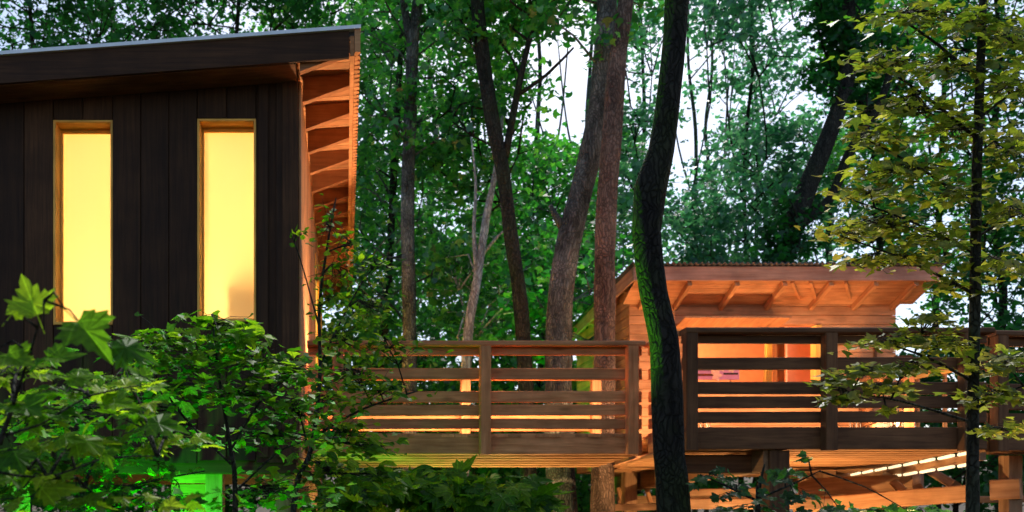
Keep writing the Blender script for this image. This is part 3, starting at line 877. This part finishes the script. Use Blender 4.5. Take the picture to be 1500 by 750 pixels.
def leaf_cloud(name, pos, size, mat, parent, tmpl=SIMPLE, tilt=.75, stuff=True):
    n, K = len(pos), len(tmpl)
    b, a, nr = frames(n, tilt)
    co = pos[:, None, :] + size[:, None, None] * (tmpl[None, :, 0, None] * b[:, None, :] + (tmpl[None, :, 1, None] - .5) * a[:, None, :] + tmpl[None, :, 2, None] * nr[:, None, :])
    m = bpy.data.meshes.new(name)
    m.vertices.add(n * K); m.vertices.foreach_set('co', co.astype(np.float32).ravel())
    m.loops.add(n * K); m.loops.foreach_set('vertex_index', np.arange(n * K, dtype=np.int32))
    m.polygons.add(n); m.polygons.foreach_set('loop_start', np.arange(0, n * K, K, dtype=np.int32))
    m.update(calc_edges=True)
    m.validate()
    m.materials.append(mat)
    o = obj(name, m, parent)
    if stuff: o['kind'] = 'stuff'
    return o

DENS = 1.55
def px_r(wpx, d): return wpx / 2 / F * d

def trunk_pts(spec, d, ground=True):
    """spec: (u, v, width px) list from the bottom up"""
    pts = [P(u, v, d) for u, v, _ in spec]
    rad = [px_r(w_, d) for _, _, w_ in spec]
    if ground:
        x, y = pts[0].x, pts[0].y
        gz = ground_z(x, y)
        if pts[0].z > gz + .1:
            pts = [Vector((x, y, gz - .25)), Vector((x, y, gz + .35))] + pts if pts[0].z > gz + .6 else [Vector((x, y, gz - .25))] + pts
            rad = ([rad[0] * 1.5, rad[0] * 1.12] if len(pts) - len(rad) == 2 else [rad[0] * 1.4]) + rad
    return pts, rad

def tree(name, label, cat, d, trunk, limbs, regions, bmat, lmat, leaf=.13, group=None, seg=12, clump=.55, tilt=.75, tmpl=SIMPLE, bump=.05):
    """regions: (u0,u1,v0,v1,d0,d1,n_leaves)"""
    pts, rad = trunk_pts(trunk, d)
    base = (pts[0].x, pts[0].y, ground_z(pts[0].x, pts[0].y))
    r = thing(name, base, label, cat, group)
    sp, sr = smooth_path(pts, rad, .18 if d < 16 else .4)
    vs, fs = [], []
    tube_data(sp, sr, seg, vs, fs, bump)
    obj('trunk', mesh('trunk', vs, fs, bmat, True), r)
    spine = list(sp)
    for lb in limbs:
        lp = [P(u, v, d) for u, v, _ in lb]
        lr = [px_r(w_, d) for _, _, w_ in lb]
        q, qr = smooth_path(lp, lr, .25)
        vs, fs = [], []
        tube_data(q, qr, 8, vs, fs, bump)
        obj('limb', mesh('limb', vs, fs, bmat, True), r)
        spine += q
    tv, tf = [], []
    allp, alls = [], []
    for (u0, u1, v0, v1, d0, d1, n) in regions:
        n = int(n * DENS)
        nc = max(2, int(n / 55))
        for _ in range(nc):
            # elliptical region
            while True:
                a, b = random.uniform(-1, 1), random.uniform(-1, 1)
                if abs(a) ** 2.6 + abs(b) ** 2.6 < 1: break
            c = P((u0 + u1) / 2 + a * (u1 - u0) / 2, (v0 + v1) / 2 + b * (v1 - v0) / 2, random.uniform(d0, d1))
            if c.z < ground_z(c.x, c.y) + .2: c.z = ground_z(c.x, c.y) + random.uniform(.2, .8)
            k = max(8, int(n / nc * random.uniform(.5, 1.5)))
            s = clump * random.uniform(.6, 1.35)
            g_ = rng.normal(0, 1, (k, 3)); g_ /= np.linalg.norm(g_, axis=1, keepdims=True)
            g_ *= (rng.random((k, 1)) ** .45)
            g_ *= np.array([s, s, s * .55])
            g_[:, 2] -= .25 * (g_[:, 0] ** 2 + g_[:, 1] ** 2) / s
            allp.append(g_ + np.array(c)); alls.append(leaf * rng.uniform(.5, 1.4, k))
            # twig from the nearest lower piece of wood
            cand = [q for q in spine if q.z < c.z + .3] or spine
            q = min(cand, key=lambda q_: (q_ - c).length + max(0, (q_.z - c.z) + .6) * .8)
            if (q - c).length > .1:
                mid = (q + c) / 2 + Vector((random.uniform(-.2, .2), random.uniform(-.2, .2), random.uniform(-.05, .3)))
                tp, trd = smooth_path([q, mid, c, c + (c - mid) * .4], [.022, .016, .009, .004], .5)
                tube_data(tp, trd, 4, tv, tf)
                spine.append(mid)
    if allp:
        leaf_cloud('foliage', np.concatenate(allp), np.concatenate(alls), lmat, r, tmpl, tilt)
    if tv:
        tag(obj('twigs', mesh('twigs', tv, tf, bmat, True), r), kind='stuff')
    return r

# ------------------------------------------------------------------ trees one can pick out by their trunks
T = tree
T('maple_tree', 'slim grey tree forking high up, standing just beyond the eave of the dark cabin', 'tree', 15,
  [(600, 740, 24), (600, 500, 21), (597, 300, 20), (602, 150, 19), (605, 60, 17), (614, -20, 14), (620, -160, 9)], [[(604, 70, 15), (592, 10, 11), (580, -100, 7)]],
  [(500, 720, -180, 230, 14.5, 17.5, 2600), (490, 660, 200, 500, 15.5, 18, 1700)], M['bark_grey'], M['leaf'])
T('maple_sapling', 'thin dark sapling leaning beside the slim grey forked tree', 'tree', 17,
  [(560, 740, 13), (562, 520, 12), (570, 400, 11), (578, 230, 11), (586, 90, 8), (592, -80, 5)], [],
  [(500, 640, -120, 330, 17, 19, 1800)], M['bark_dark'], M['leaf'])
T('birch_tree', 'thin pale leaning birch with a slender side stem behind the footbridge', 'tree', 14,
  [(678, 740, 17), (684, 510, 15), (699, 410, 13), (714, 310, 11), (727, 245, 8), (736, 170, 4)], [[(699, 405, 8), (694, 340, 6), (697, 270, 4), (690, 200, 2)], [(705, 375, 6), (730, 345, 4), (748, 330, 2)]],
  [(640, 800, 330, 500, 14.5, 16.5, 1300)], M['bark_pale'], M['leaf'])
T('maple_tree', 'dark crooked-stemmed tree between the pale birch and the paired grey trunks', 'tree', 13.5,
  [(775, 740, 25), (768, 520, 22), (761, 430, 21), (748, 345, 20), (737, 255, 20), (722, 180, 21), (708, 90, 21), (699, 0, 20), (688, -160, 15)],
  [[(740, 230, 12), (757, 140, 10), (775, 60, 8), (802, -20, 6)], [(757, 140, 7), (800, 110, 5), (840, 70, 3)]],
  [(640, 800, -180, 80, 13, 16, 2400), (620, 790, 60, 330, 14, 17, 2100)], M['bark_dark'], M['leaf'])
T('maple_tree', 'thick grey trunk that leans away from its brown neighbour behind the footbridge', 'tree', 12.5,
  [(822, 748, 46), (818, 520, 38), (821, 430, 37), (834, 350, 36), (857, 260, 33), (874, 180, 32), (886, 80, 32), (890, -50, 26), (896, -200, 16)], [[(832, 345, 16), (815, 318, 11), (806, 300, 6)]],
  [(760, 960, -260, 60, 12, 16, 1700), (740, 960, 330, 520, 14, 17, 1500)], M['bark_grey'], M['leaf'], seg=16)
T('maple_tree', 'straight reddish brown trunk rising where the footbridge meets the deck', 'tree', 11.95,
  [(883, 748, 34), (885, 500, 30), (886, 400, 30), (889, 300, 29), (896, 200, 29), (903, 100, 26), (916, 10, 22), (934, -150, 14)], [],
  [(880, 1010, -240, 20, 12, 15, 900)], M['bark_brown'], M['leaf'], seg=16)
T('beech_tree', 'crooked black trunk rising in front of the deck with green light on one side', 'tree', 6.3,
  [(987, 748, 48), (980, 670, 43), (977, 590, 43), (972, 500, 41), (957, 430, 39), (947, 340, 39), (953, 275, 46), (969, 220, 37), (981, 130, 34), (989, 50, 32), (993, -50, 34), (1003, -250, 24)], [],
  [(880, 1120, -420, -110, 5.8, 7.2, 700)], M['bark_moss_lit'], M['leaf'], seg=24, leaf=.1, bump=.035)
ivy = T('oak_tree', 'dark leaning tree with a bushy ivy-covered stem above the pine hut roof', 'tree', 17.5,
  [(1128, 740, 38), (1140, 430, 34), (1152, 365, 32), (1180, 280, 28), (1213, 200, 24), (1240, 120, 22), (1244, 40, 20), (1232, -60, 18), (1225, -160, 12)],
  [[(1165, 335, 15), (1215, 292, 14), (1247, 218, 14), (1290, 150, 11), (1312, 70, 8)]],
  [(1190, 1275, -40, 150, 17.2, 18.2, 1700), (1240, 1335, 40, 200, 17.6, 18.8, 800), (1150, 1300, -200, 0, 17, 20, 1500), (1120, 1190, 280, 420, 16.8, 19, 1000)], M['bark_dark'], M['leaf_dark'], clump=.4, seg=14)

# background trees: slimmer stems, crowns fill the wood behind
G_B = 'slim trees deep in the wood'
BGT = [
 # u, d, w, top lean, mat, leafmat, regions
 (40, 20, 14, 10, 'bark_dark', 'leaf_dark', [(-120, 200, -180, 120, 18, 23, 2600)]),
 (170, 22, 16, -10, 'bark_dark', 'leaf_dark', [(60, 330, -180, 110, 19, 24, 2400)]),
 (330, 20, 14, 14, 'bark_dark', 'leaf_dark', [(220, 470, -180, 100, 18, 23, 2400)]),
 (470, 23, 16, -8, 'bark_dark', 'leaf', [(380, 600, -180, 130, 19, 24, 2400)]),
 (535, 24, 12, 10, 'bark_dark', 'leaf', [(490, 600, 80, 520, 20, 25, 2600), (490, 720, 440, 640, 21, 26, 2200)]),
 (640, 26, 14, -12, 'bark_grey', 'leaf', [(590, 720, 180, 540, 20, 27, 2500), (560, 700, -120, 160, 20, 26, 900)]),
 (722, 24, 11, 12, 'bark_dark', 'leaf', [(670, 800, 280, 540, 19, 25, 2700)]),
 (795, 22, 12, -14, 'bark_grey', 'leaf', [(740, 880, 190, 470, 18, 24, 2900), (690, 800, -160, 60, 19, 24, 900)]),
 (858, 26, 11, 6, 'bark_grey', 'leaf', [(790, 930, 330, 640, 20, 27, 2400), (850, 930, 150, 340, 20, 26, 700)]),
 (935, 22, 10, 10, 'bark_dark', 'leaf_teal', [(890, 1000, 120, 400, 18, 24, 1100), (890, 1010, -160, 110, 18, 24, 900)]),
 (1018, 23, 9, -6, 'bark_grey', 'leaf_teal', [(985, 1090, 280, 420, 19, 24, 1300), (1010, 1110, -160, 70, 19, 24, 1100)]),
 (1035, 25, 8, 8, 'bark_grey', 'leaf_teal', [(1010, 1120, 60, 280, 21, 26, 700)]),
 (1085, 22, 9, 14, 'bark_dark', 'leaf_teal', [(1060, 1170, 180, 400, 19, 24, 1100), (1060, 1180, -160, 130, 19, 24, 1200)]),
 (1110, 27, 9, -10, 'bark_dark', 'leaf_teal', [(1080, 1200, 60, 300, 22, 27, 700)]),
 (1205, 24, 12, 12, 'bark_dark', 'leaf_teal', [(1130, 1260, 150, 410, 20, 25, 1300)]),
 (1290, 22, 14, -12, 'bark_dark', 'leaf', [(1220, 1380, -160, 200, 18, 24, 2100), (1220, 1360, 180, 420, 18, 24, 1500)]),
 (1372, 23, 12, 10, 'bark_dark', 'leaf', [(1310, 1460, 150, 460, 19, 24, 1500), (1320, 1460, -160, 180, 19, 24, 1300)]),
 (1465, 21, 14, -10, 'bark_dark', 'leaf_dark', [(1400, 1580, -160, 250, 18, 23, 1900), (1400, 1580, 230, 520, 18, 23, 1700)]),
 (1560, 22, 14, 10, 'bark_dark', 'leaf_dark', [(1480, 1720, -160, 560, 18, 23, 2200)]),
]
LB = ['slim dark tree behind the roof of the dark cabin', 'slim tree deep in the wood behind the footbridge', 'slim tree deep in the wood behind the pine hut roof', 'slim tree deep in the wood behind the olive-leaved maple sapling']
for i, (u, d, w_, ln, bm, lm, regs) in enumerate(BGT):
    lab = LB[0] if u < 480 else LB[1] if u < 900 else LB[2] if u < 1240 else LB[3]
    w_ *= .8
    jt = [random.uniform(-9, 9) for _ in range(8)]
    T('forest_tree', lab, 'tree', d, [(u, 735, w_ * 1.2), (u + jt[0], 560, w_), (u + ln * .3 + jt[1], 430, w_ * .95), (u + ln * .5 + jt[2], 300, w_ * .85), (u + ln * .6 + jt[3], 190, w_ * .75), (u + ln * .8 + jt[4], 90, w_ * .6), (u + ln + jt[5], -40, w_ * .5), (u + ln * 1.6 + jt[6], -200, w_ * .3)],
      [[(u + ln * .5 + jt[2], 300, w_ * .5), (u + ln * .5 + jt[2] + jt[7] * 4, 200, w_ * .35), (u + ln * .5 + jt[2] + jt[7] * 6, 60, w_ * .2)]],
      [(a, b, c_, e, f, g_, int(n * 1.4)) for (a, b, c_, e, f, g_, n) in regs], M[bm], M[lm], leaf=.145, group='slim trees behind ' + lab.split('behind ')[1], seg=8, clump=.75)

# understorey bushes behind and under the bridge
BUS = [(-60, 21, [(-160, 120, 600, 745, 19, 23, 1200)]), (90, 20, [(0, 220, 600, 745, 19, 22, 1300)]), (230, 21, [(140, 340, 600, 745, 19, 23, 1300)]), (370, 20, [(280, 470, 580, 745, 18.5, 22, 1300)]), (500, 17, [(440, 590, 520, 740, 16, 19, 1500)]), (600, 19, [(540, 690, 560, 745, 17, 21, 1500)]), (690, 17, [(620, 760, 600, 745, 15.5, 19, 1500)]), (770, 20, [(700, 850, 540, 745, 17, 22, 1700)]),
       (850, 21, [(790, 930, 560, 745, 18, 23, 1500)]), (960, 22, [(890, 1050, 600, 745, 19, 24, 1200)]), (1100, 21, [(1010, 1200, 620, 745, 19, 23, 1200)]), (1260, 20, [(1180, 1350, 600, 745, 18, 22, 1300)]), (1400, 18, [(1320, 1500, 540, 745, 16, 20, 1600)]), (1530, 18, [(1450, 1640, 520, 745, 16, 20, 1400)])]
BL = ['dense green bush seen under and through the footbridge', 'dark bush seen beneath the deck and its beams']
for i, (u, d, regs) in enumerate(BUS):
    lab = 'dark bush seen through the gap under the dark cabin floor' if u < 450 else BL[0] if u < 900 else BL[1]
    regs = [(a, b, c_ - 45, e, f, g_, int(n * (1.7 if u > 450 else 2.6))) for (a, b, c_, e, f, g_, n) in regs]
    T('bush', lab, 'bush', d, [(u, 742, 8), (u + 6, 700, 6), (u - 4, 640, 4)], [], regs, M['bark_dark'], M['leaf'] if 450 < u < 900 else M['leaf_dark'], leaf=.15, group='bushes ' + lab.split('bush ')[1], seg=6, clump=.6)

# ------------------------------------------------------------------ near plants with single leaves
def maple_outline():
    half = [(.0, .0), (.10, -.03), (.24, -.10), (.30, .0), (.42, .02), (.36, .12), (.60, .20), (.50, .30), (.58, .44), (.40, .44), (.36, .54), (.24, .50), (.26, .72), (.14, .72), (.12, .86)]
    return half + [(0, 1.05)] + [(-x, y) for x, y in reversed(half[1:])]

def near_leaf_mesh(name, mat, bend, cup):
    o = maple_outline()
    vs = [(0, .30, .015)]
    for x, y in o:
        r2_ = x * x + (y - .3) ** 2
        vs.append((x * .92, y, -bend * r2_ + cup * abs(x) + .02 * math.sin(x * 17 + y * 13)))
    n = len(o)
    fs = [(0, 1 + (k + 1) % n, 1 + k) for k in range(n)]
    # stalk
    b = len(vs)
    vs += [(-.012, .0, .0), (.012, 0, 0), (.010, -.45, -.06), (-.010, -.45, -.06)]
    fs.append((b, b + 1, b + 2, b + 3))
    return mesh(name, vs, fs, mat, False)

def small_leaf_mesh(name, mat, bend, cup):
    o = [(0, 0), (.16, .12), (.27, .34), (.26, .56), (.13, .82), (0, 1.0)]
    o = o + [(-x, y) for x, y in reversed(o[1:-1])]
    vs = [(0, .45, -.02)] + [(x, y, -bend * (y - .4) ** 2 + cup * abs(x)) for x, y in o]
    n = len(o)
    return mesh(name, vs, [(0, 1 + (k + 1) % n, 1 + k) for k in range(n)], mat)

NEAR = [near_leaf_mesh('leaf', M['leaf_near'], b, c) for b, c in ((.25, .1), (.45, .22), (.1, -.12), (.7, .05), (.35, .4), (-.2, .2))]
WARM_LIT = [near_leaf_mesh('leaf', M['leaf_olive'], b, c) for b, c in ((.25, .1), (.45, .22), (.1, -.12), (.7, .05), (.35, .4), (-.2, .2))]
DARKN = [near_leaf_mesh('leaf', M['leaf_near_dark'], b, c) for b, c in ((.25, .1), (.45, .22), (.1, -.12), (.7, .05), (.35, .4), (-.2, .2))]
SMALL = [small_leaf_mesh('leaf', M['leaf_near'], b, c) for b, c in ((.3, .15), (.1, .3))]

def leaf_matrix(p, nrm, dirv, s):
    z = nrm.normalized()
    y = (dirv - z * dirv.dot(z))
    if y.length < 1e-4: y = z.orthogonal()
    y.normalize()
    x = y.cross(z)
    mm = Matrix((x * s, y * s, z * s)).transposed().to_4x4()
    mm.translation = p
    return mm

def plant(name, label, cat, stems, sprays, leaves, lmass, bmat, hand=(), single=300, mass_tmpl=SIMPLE, face=.55, tilt=.45):
    """stems: list of [(u,v,d,w px)]; sprays: (u,v,d, ru,rv,rd, n, size px); hand: (u,v,d,size px, roll, tiltx)"""
    b0 = P(*stems[0][0][:3])
    gz = ground_z(b0.x, b0.y)
    r = thing(name, (b0.x, b0.y, gz), label, cat)
    spine = []
    for si, st in enumerate(stems):
        pts = [P(u, v, d) for u, v, d, w_ in st]
        rad = [px_r(w_, d) for u, v, d, w_ in st]
        if si == 0:
            pts = [Vector((pts[0].x, pts[0].y, gz - .1))] + pts; rad = [rad[0] * 1.15] + rad
        q, qr = smooth_path(pts, rad, .08)
        vs, fs = [], []
        tube_data(q, qr, 10 if si == 0 else 6, vs, fs, .04)
        obj('stem' if si == 0 else 'branch', mesh('stem', vs, fs, bmat, True), r)
        spine += q
    cand = []
    tv, tf = [], []
    for (u, v, d, ru, rv, rd, n, s) in sprays:
        c = P(u, v, d)
        q = min(spine, key=lambda q_: (q_ - c).length + max(0, q_.z - c.z) * .7)
        mid = (q + c) / 2 + Vector((0, 0, random.uniform(0, .08)))
        tip = c + (c - q) * .25
        tp, trd = smooth_path([q, mid, c, tip], [.007, .005, .0035, .0015], .12)
        tube_data(tp, trd, 5, tv, tf)
        for _ in range(n):
            a = random.gauss(0, .55); b = random.gauss(0, .55); e = random.gauss(0, .55)
            p = P(u + a * ru, v + b * rv + abs(a) * rv * .25, d + e * rd)
            nr = Vector((random.gauss(0, tilt), random.gauss(-face, tilt), 1 + random.gauss(0, .25)))
            dv = (p - q); dv = Vector((dv.x, dv.y, 0)).normalized() if dv.length > .01 else Vector((1, 0, 0))
            dv += Vector((random.gauss(0, .6), random.gauss(0, .6), -.35 + random.gauss(0, .25)))
            cand.append((p, nr, dv, s * random.uniform(.6, 1.25) / F * d))
            if random.random() < .55:
                tp = [tip if random.random() < .4 else random.choice([c, mid]), (c + p) / 2 + Vector((0, 0, .02)), p]
                tube_data(tp, [.003, .002, .001], 3, tv, tf)
    single_leaves = []
    for (u, v, d, s, roll, ty, tx) in hand:
        p = P(u, v, d)
        nr = Vector((tx, -1, ty)); nr.normalize()
        dv = Vector((math.sin(roll), 0, math.cos(roll)))
        sz = s / F * d
        single_leaves.append((p, nr, dv, sz))
        q = min(spine, key=lambda q_: (q_ - p).length)
        st = p - (dv - nr * dv.dot(nr)).normalized() * sz * .4
        tp, trd = smooth_path([q, (q + st) / 2 + Vector((0, 0, .03)), st], [.005, .003, .002], .1)
        tube_data(tp, trd, 4, tv, tf)
    cand.sort(key=lambda c: -c[3] / c[0].y)
    k = max(0, single - len(single_leaves))
    for (p, nr, dv, s) in single_leaves + cand[:k]:
        link(bpy.data.objects.new('leaf', random.choice(leaves)), leaf_matrix(p, nr, dv, s), r)
    rest = cand[k:]
    if rest:
        leaf_cloud('foliage', np.array([c[0] for c in rest]), np.array([c[3] for c in rest]), lmass, r, mass_tmpl, tilt)
    if tv: tag(obj('twigs', mesh('twigs', tv, tf, bmat, True), r), kind='stuff')
    return r

# large-leaved maple shoots in front of the dark cabin
hand = [(55, 462, 2.3, 70, -.35, .5, .2), (18, 460, 2.3, 52, .5, .6, -.2), (112, 470, 2.25, 84, 2.5, .55, .1), (165, 505, 2.3, 66, 1.7, .8, .2), (10, 520, 2.4, 60, 2.3, .9, 0), (70, 525, 2.5, 54, 1.2, 1.2, .2),
        (150, 590, 2.6, 60, 1.6, 1.4, .1), (30, 590, 2.5, 64, 2.6, 1.2, .0), (215, 620, 2.7, 62, 1.9, 1.3, -.1), (110, 640, 2.6, 60, 2.2, 1.3, .2), (20, 660, 2.5, 60, 2.8, 1.2, .0), (60, 715, 2.6, 64, 1.6, 1.2, .0)]
plant('maple_shrub', 'large-leaved green maple shrub overlapping the lower corner of the window away from the eave', 'shrub',
      [[(-30, 745, 2.5, 10), (0, 650, 2.5, 8), (30, 560, 2.45, 5), (55, 480, 2.35, 3), (65, 440, 2.3, 2)], [(0, 640, 2.5, 4), (60, 622, 2.5, 3.5), (130, 580, 2.55, 3), (220, 562, 2.6, 1.5)], [(-10, 690, 2.5, 4), (70, 700, 2.6, 3.5), (150, 672, 2.6, 3), (230, 668, 2.7, 1.5)]],
      [(30, 545, 2.7, 70, 14, .3, 26, 34), (110, 575, 2.9, 80, 14, .3, 34, 32), (40, 610, 2.8, 80, 14, .3, 30, 34), (190, 560, 3.1, 60, 14, .3, 26, 30), (200, 610, 3.1, 70, 14, .3, 28, 30), (110, 650, 2.9, 90, 14, .3, 30, 34), (250, 650, 3.1, 60, 10, .3, 16, 30), (40, 690, 2.8, 70, 14, .3, 26, 36), (150, 735, 2.8, 140, 10, .3, 24, 36)],
      NEAR, M['leaf_near_s'], M['bark_dark'], hand, tilt=.35, face=.35)
plant('maple_shrub', 'bushy green shrub covering the foot of the dark cabin wall beside its corner', 'shrub',
      [[(345, 748, 4.4, 8), (338, 660, 4.4, 6), (322, 560, 4.4, 4.5), (310, 460, 4.4, 2)], [(338, 660, 4.4, 4), (380, 590, 4.5, 3.5), (450, 530, 4.6, 1.5)], [(338, 680, 4.4, 4), (260, 600, 4.3, 3.5), (200, 500, 4.3, 2)], [(345, 720, 4.4, 4), (420, 655, 4.6, 3), (500, 640, 4.7, 2)]],
      [(a, b, c, e, f * .9, g, int(h * 1.5), k * .8) for (a, b, c, e, f, g, h, k) in [(310, 475, 4.4, 45, 22, .2, 34, 30), (350, 490, 4.4, 40, 22, .2, 34, 30), (240, 500, 4.3, 60, 30, .3, 50, 28), (210, 520, 4.3, 50, 25, .3, 30, 30), (290, 530, 4.4, 70, 30, .3, 70, 26), (380, 530, 4.5, 60, 28, .3, 80, 24), (430, 545, 4.6, 40, 25, .3, 60, 22), (250, 570, 4.2, 80, 25, .3, 60, 28), (350, 580, 4.4, 80, 25, .3, 80, 24),
       (430, 600, 4.6, 60, 30, .3, 90, 20), (120, 600, 4.3, 70, 20, .3, 30, 26), (400, 640, 4.5, 80, 25, .3, 70, 22), (250, 640, 4.3, 60, 12, .3, 20, 24), (400, 720, 4.5, 90, 30, .3, 90, 22), (60, 625, 4.3, 100, 30, .3, 50, 28)]],
      NEAR, M['leaf_near_s'], M['bark_dark'], tilt=.35, face=.4)
plant('undergrowth', 'leafy undergrowth glowing green under the dark cabin floor', 'plants',
      [[(120, 749, 8.1, 8), (125, 710, 8.1, 6), (140, 670, 8.1, 3)], [(122, 730, 8.1, 4), (40, 700, 8.1, 3), (-20, 680, 8.1, 2)], [(122, 730, 8.1, 4), (220, 705, 8.2, 3), (300, 690, 8.2, 2)]],
      [(20, 665, 8.1, 60, 18, .3, 50, 15), (40, 705, 8.0, 70, 20, .3, 80, 16), (110, 690, 8.1, 60, 25, .3, 80, 15), (170, 670, 8.2, 60, 16, .3, 60, 15), (200, 715, 8.1, 70, 20, .3, 70, 16), (120, 735, 8.0, 120, 10, .3, 80, 16), (270, 735, 8.2, 50, 10, .3, 26, 16), (250, 690, 8.3, 40, 10, .3, 16, 14), (-30, 720, 8.0, 60, 20, .3, 50, 16)],
      NEAR, M['leaf_near_s'], M['bark_dark'])
plant('sapling', 'spindly fine-leaved sapling rising beside the corner of the dark cabin and the footbridge', 'sapling',
      [[(430, 748, 6.4, 9), (455, 660, 6.4, 7), (468, 560, 6.4, 5.5), (468, 450, 6.4, 4.5), (478, 370, 6.4, 3.5), (492, 290, 6.4, 2)], [(466, 540, 6.4, 4), (510, 450, 6.5, 3), (545, 395, 6.5, 2), (590, 372, 6.5, 1.5)], [(468, 480, 6.4, 3), (440, 380, 6.4, 2), (425, 340, 6.4, 1.2)], [(460, 640, 6.4, 5), (530, 600, 6.5, 3.5), (620, 570, 6.6, 2)]],
      [(480, 330, 6.4, 28, 35, .2, 40, 13), (510, 360, 6.4, 30, 30, .2, 50, 13), (440, 345, 6.4, 22, 10, .1, 14, 14), (500, 400, 6.4, 40, 30, .2, 70, 13), (545, 395, 6.5, 40, 22, .2, 60, 13), (480, 440, 6.4, 30, 30, .2, 60, 13), (540, 450, 6.5, 40, 25, .2, 70, 13), (500, 500, 6.4, 50, 25, .2, 110, 14), (570, 510, 6.5, 60, 18, .2, 90, 14),
       (520, 550, 6.5, 60, 20, .2, 130, 15), (480, 590, 6.4, 45, 25, .2, 110, 15), (555, 575, 6.5, 50, 18, .2, 90, 15), (500, 635, 6.4, 60, 22, .2, 150, 16), (480, 690, 6.4, 60, 25, .2, 150, 17), (540, 655, 6.4, 40, 14, .2, 60, 18), (560, 700, 6.4, 60, 20, .2, 70, 22)],
      SMALL, M['leaf_near_s'], M['bark_dark'], mass_tmpl=OVAL)
plant('maple_shrub', 'low bright green maple growth beneath the footbridge', 'shrub',
      [[(660, 749, 7.9, 10), (665, 725, 7.9, 8), (670, 700, 7.9, 4)], [(662, 735, 7.9, 6), (740, 725, 7.9, 4), (790, 720, 7.9, 2)], [(662, 735, 7.9, 6), (600, 715, 7.9, 4), (560, 705, 7.8, 2)]],
      [(580, 712, 7.9, 50, 18, .3, 70, 34), (640, 722, 7.9, 60, 18, .3, 80, 36), (700, 715, 7.9, 60, 18, .3, 70, 36), (740, 735, 7.8, 60, 14, .3, 70, 38), (530, 735, 7.8, 60, 14, .3, 60, 34), (780, 735, 7.9, 30, 12, .3, 24, 32)],
      NEAR, M['leaf_near_s'], M['bark_dark'])
plant('maple_shrub', 'small dark shrub with pale leaf glints in front of the deck support post', 'shrub',
      [[(1110, 749, 6.2, 7), (1112, 715, 6.2, 5), (1120, 680, 6.2, 2.5)], [(1111, 735, 6.2, 4), (1060, 710, 6.2, 3), (1025, 695, 6.2, 1.5)], [(1111, 730, 6.2, 4), (1170, 705, 6.2, 3), (1200, 690, 6.2, 1.5)]],
      [(1040, 700, 6.2, 32, 9, .2, 18, 17), (1080, 722, 6.2, 34, 9, .2, 20, 17), (1150, 695, 6.2, 30, 10, .2, 18, 17), (1180, 672, 6.2, 12, 6, .1, 6, 16), (1165, 728, 6.2, 36, 9, .2, 22, 17), (1100, 744, 6.2, 60, 5, .2, 18, 18), (1230, 746, 6.2, 60, 4, .2, 18, 18), (1330, 748, 6.2, 80, 4, .2, 22, 20)],
      DARKN, M['leaf_near_s'], M['bark_dark'])
# maple sapling on the right, warm light put into its olive leaf colour
spr = [(1330, 20, 5.6, 90, 30, .4, 90, 22), (1420, 30, 5.6, 80, 35, .4, 90, 22), (1480, 60, 5.6, 50, 40, .4, 60, 22), (1300, 90, 5.6, 60, 30, .4, 90, 22), (1380, 100, 5.6, 70, 30, .4, 80, 22), (1470, 130, 5.6, 50, 35, .4, 80, 22),
       (1330, 160, 5.6, 80, 30, .4, 100, 22), (1290, 200, 5.6, 50, 25, .4, 60, 22), (1400, 190, 5.6, 60, 30, .4, 60, 22), (1480, 220, 5.6, 45, 35, .4, 70, 22), (1330, 250, 5.6, 80, 25, .4, 110, 22), (1270, 285, 5.6, 50, 20, .4, 60, 21), (1400, 285, 5.6, 60, 25, .4, 70, 22),
       (1480, 310, 5.6, 45, 30, .4, 70, 22), (1300, 330, 5.6, 80, 20, .4, 110, 21), (1240, 345, 5.6, 40, 14, .3, 40, 20), (1380, 350, 5.6, 60, 22, .4, 80, 22), (1320, 378, 5.6, 70, 14, .3, 80, 21), (1470, 390, 5.6, 50, 25, .4, 60, 22), (1270, 388, 5.6, 50, 9, .3, 36, 20),
       (1390, 420, 5.6, 40, 18, .3, 36, 20), (1360, 470, 5.5, 50, 14, .3, 50, 20), (1320, 500, 5.5, 60, 14, .3, 80, 20), (1390, 505, 5.5, 50, 18, .3, 60, 20), (1270, 545, 5.4, 55, 12, .3, 70, 20), (1330, 540, 5.5, 50, 14, .3, 60, 20), (1225, 560, 5.4, 30, 10, .2, 36, 20), (1240, 585, 5.4, 35, 9, .2, 40, 20), (1300, 570, 5.5, 50, 12, .3, 50, 20),
       (1470, 530, 5.6, 50, 20, .3, 60, 22), (1460, 580, 5.6, 55, 18, .3, 60, 22), (1470, 630, 5.6, 45, 14, .3, 36, 22), (1300, 602, 5.4, 16, 6, .1, 8, 22)]
stm = [[(1425, 749, 5.6, 17), (1425, 600, 5.6, 15), (1428, 450, 5.6, 14), (1430, 300, 5.6, 13.5), (1434, 150, 5.6, 12), (1440, 0, 5.6, 10), (1446, -160, 5.6, 7)]]
for (v, ue, ve) in ((620, 1220, 570), (560, 1290, 500), (430, 1230, 345), (370, 1240, 290), (300, 1260, 200), (200, 1280, 90), (110, 1290, 10), (600, 1520, 560), (350, 1530, 300), (180, 1530, 110)):
    stm.append([(1427, v, 5.6, 5), ((1427 + ue) / 2, (v + ve) / 2 - 6, 5.6, 3.5), (ue, ve, 5.5, 1.5)])
spr += [(u, v - 260, 5.7, 70, 40, .5, 60, 22) for u, v in ((1300, 160), (1400, 140), (1490, 180), (1350, 60))]
spr = [(a, b, c, e, f * .8, g, int(h * 1.6), k * .8) for (a, b, c, e, f, g, h, k) in spr]
plant('maple_sapling', 'slender black-stemmed maple sapling with tiers of leaves tinted olive yellow by warm light before the deck', 'tree', stm, spr, WARM_LIT, M['leaf_warm_lit_s'], M['bark_dark'], tilt=.38, face=.4)
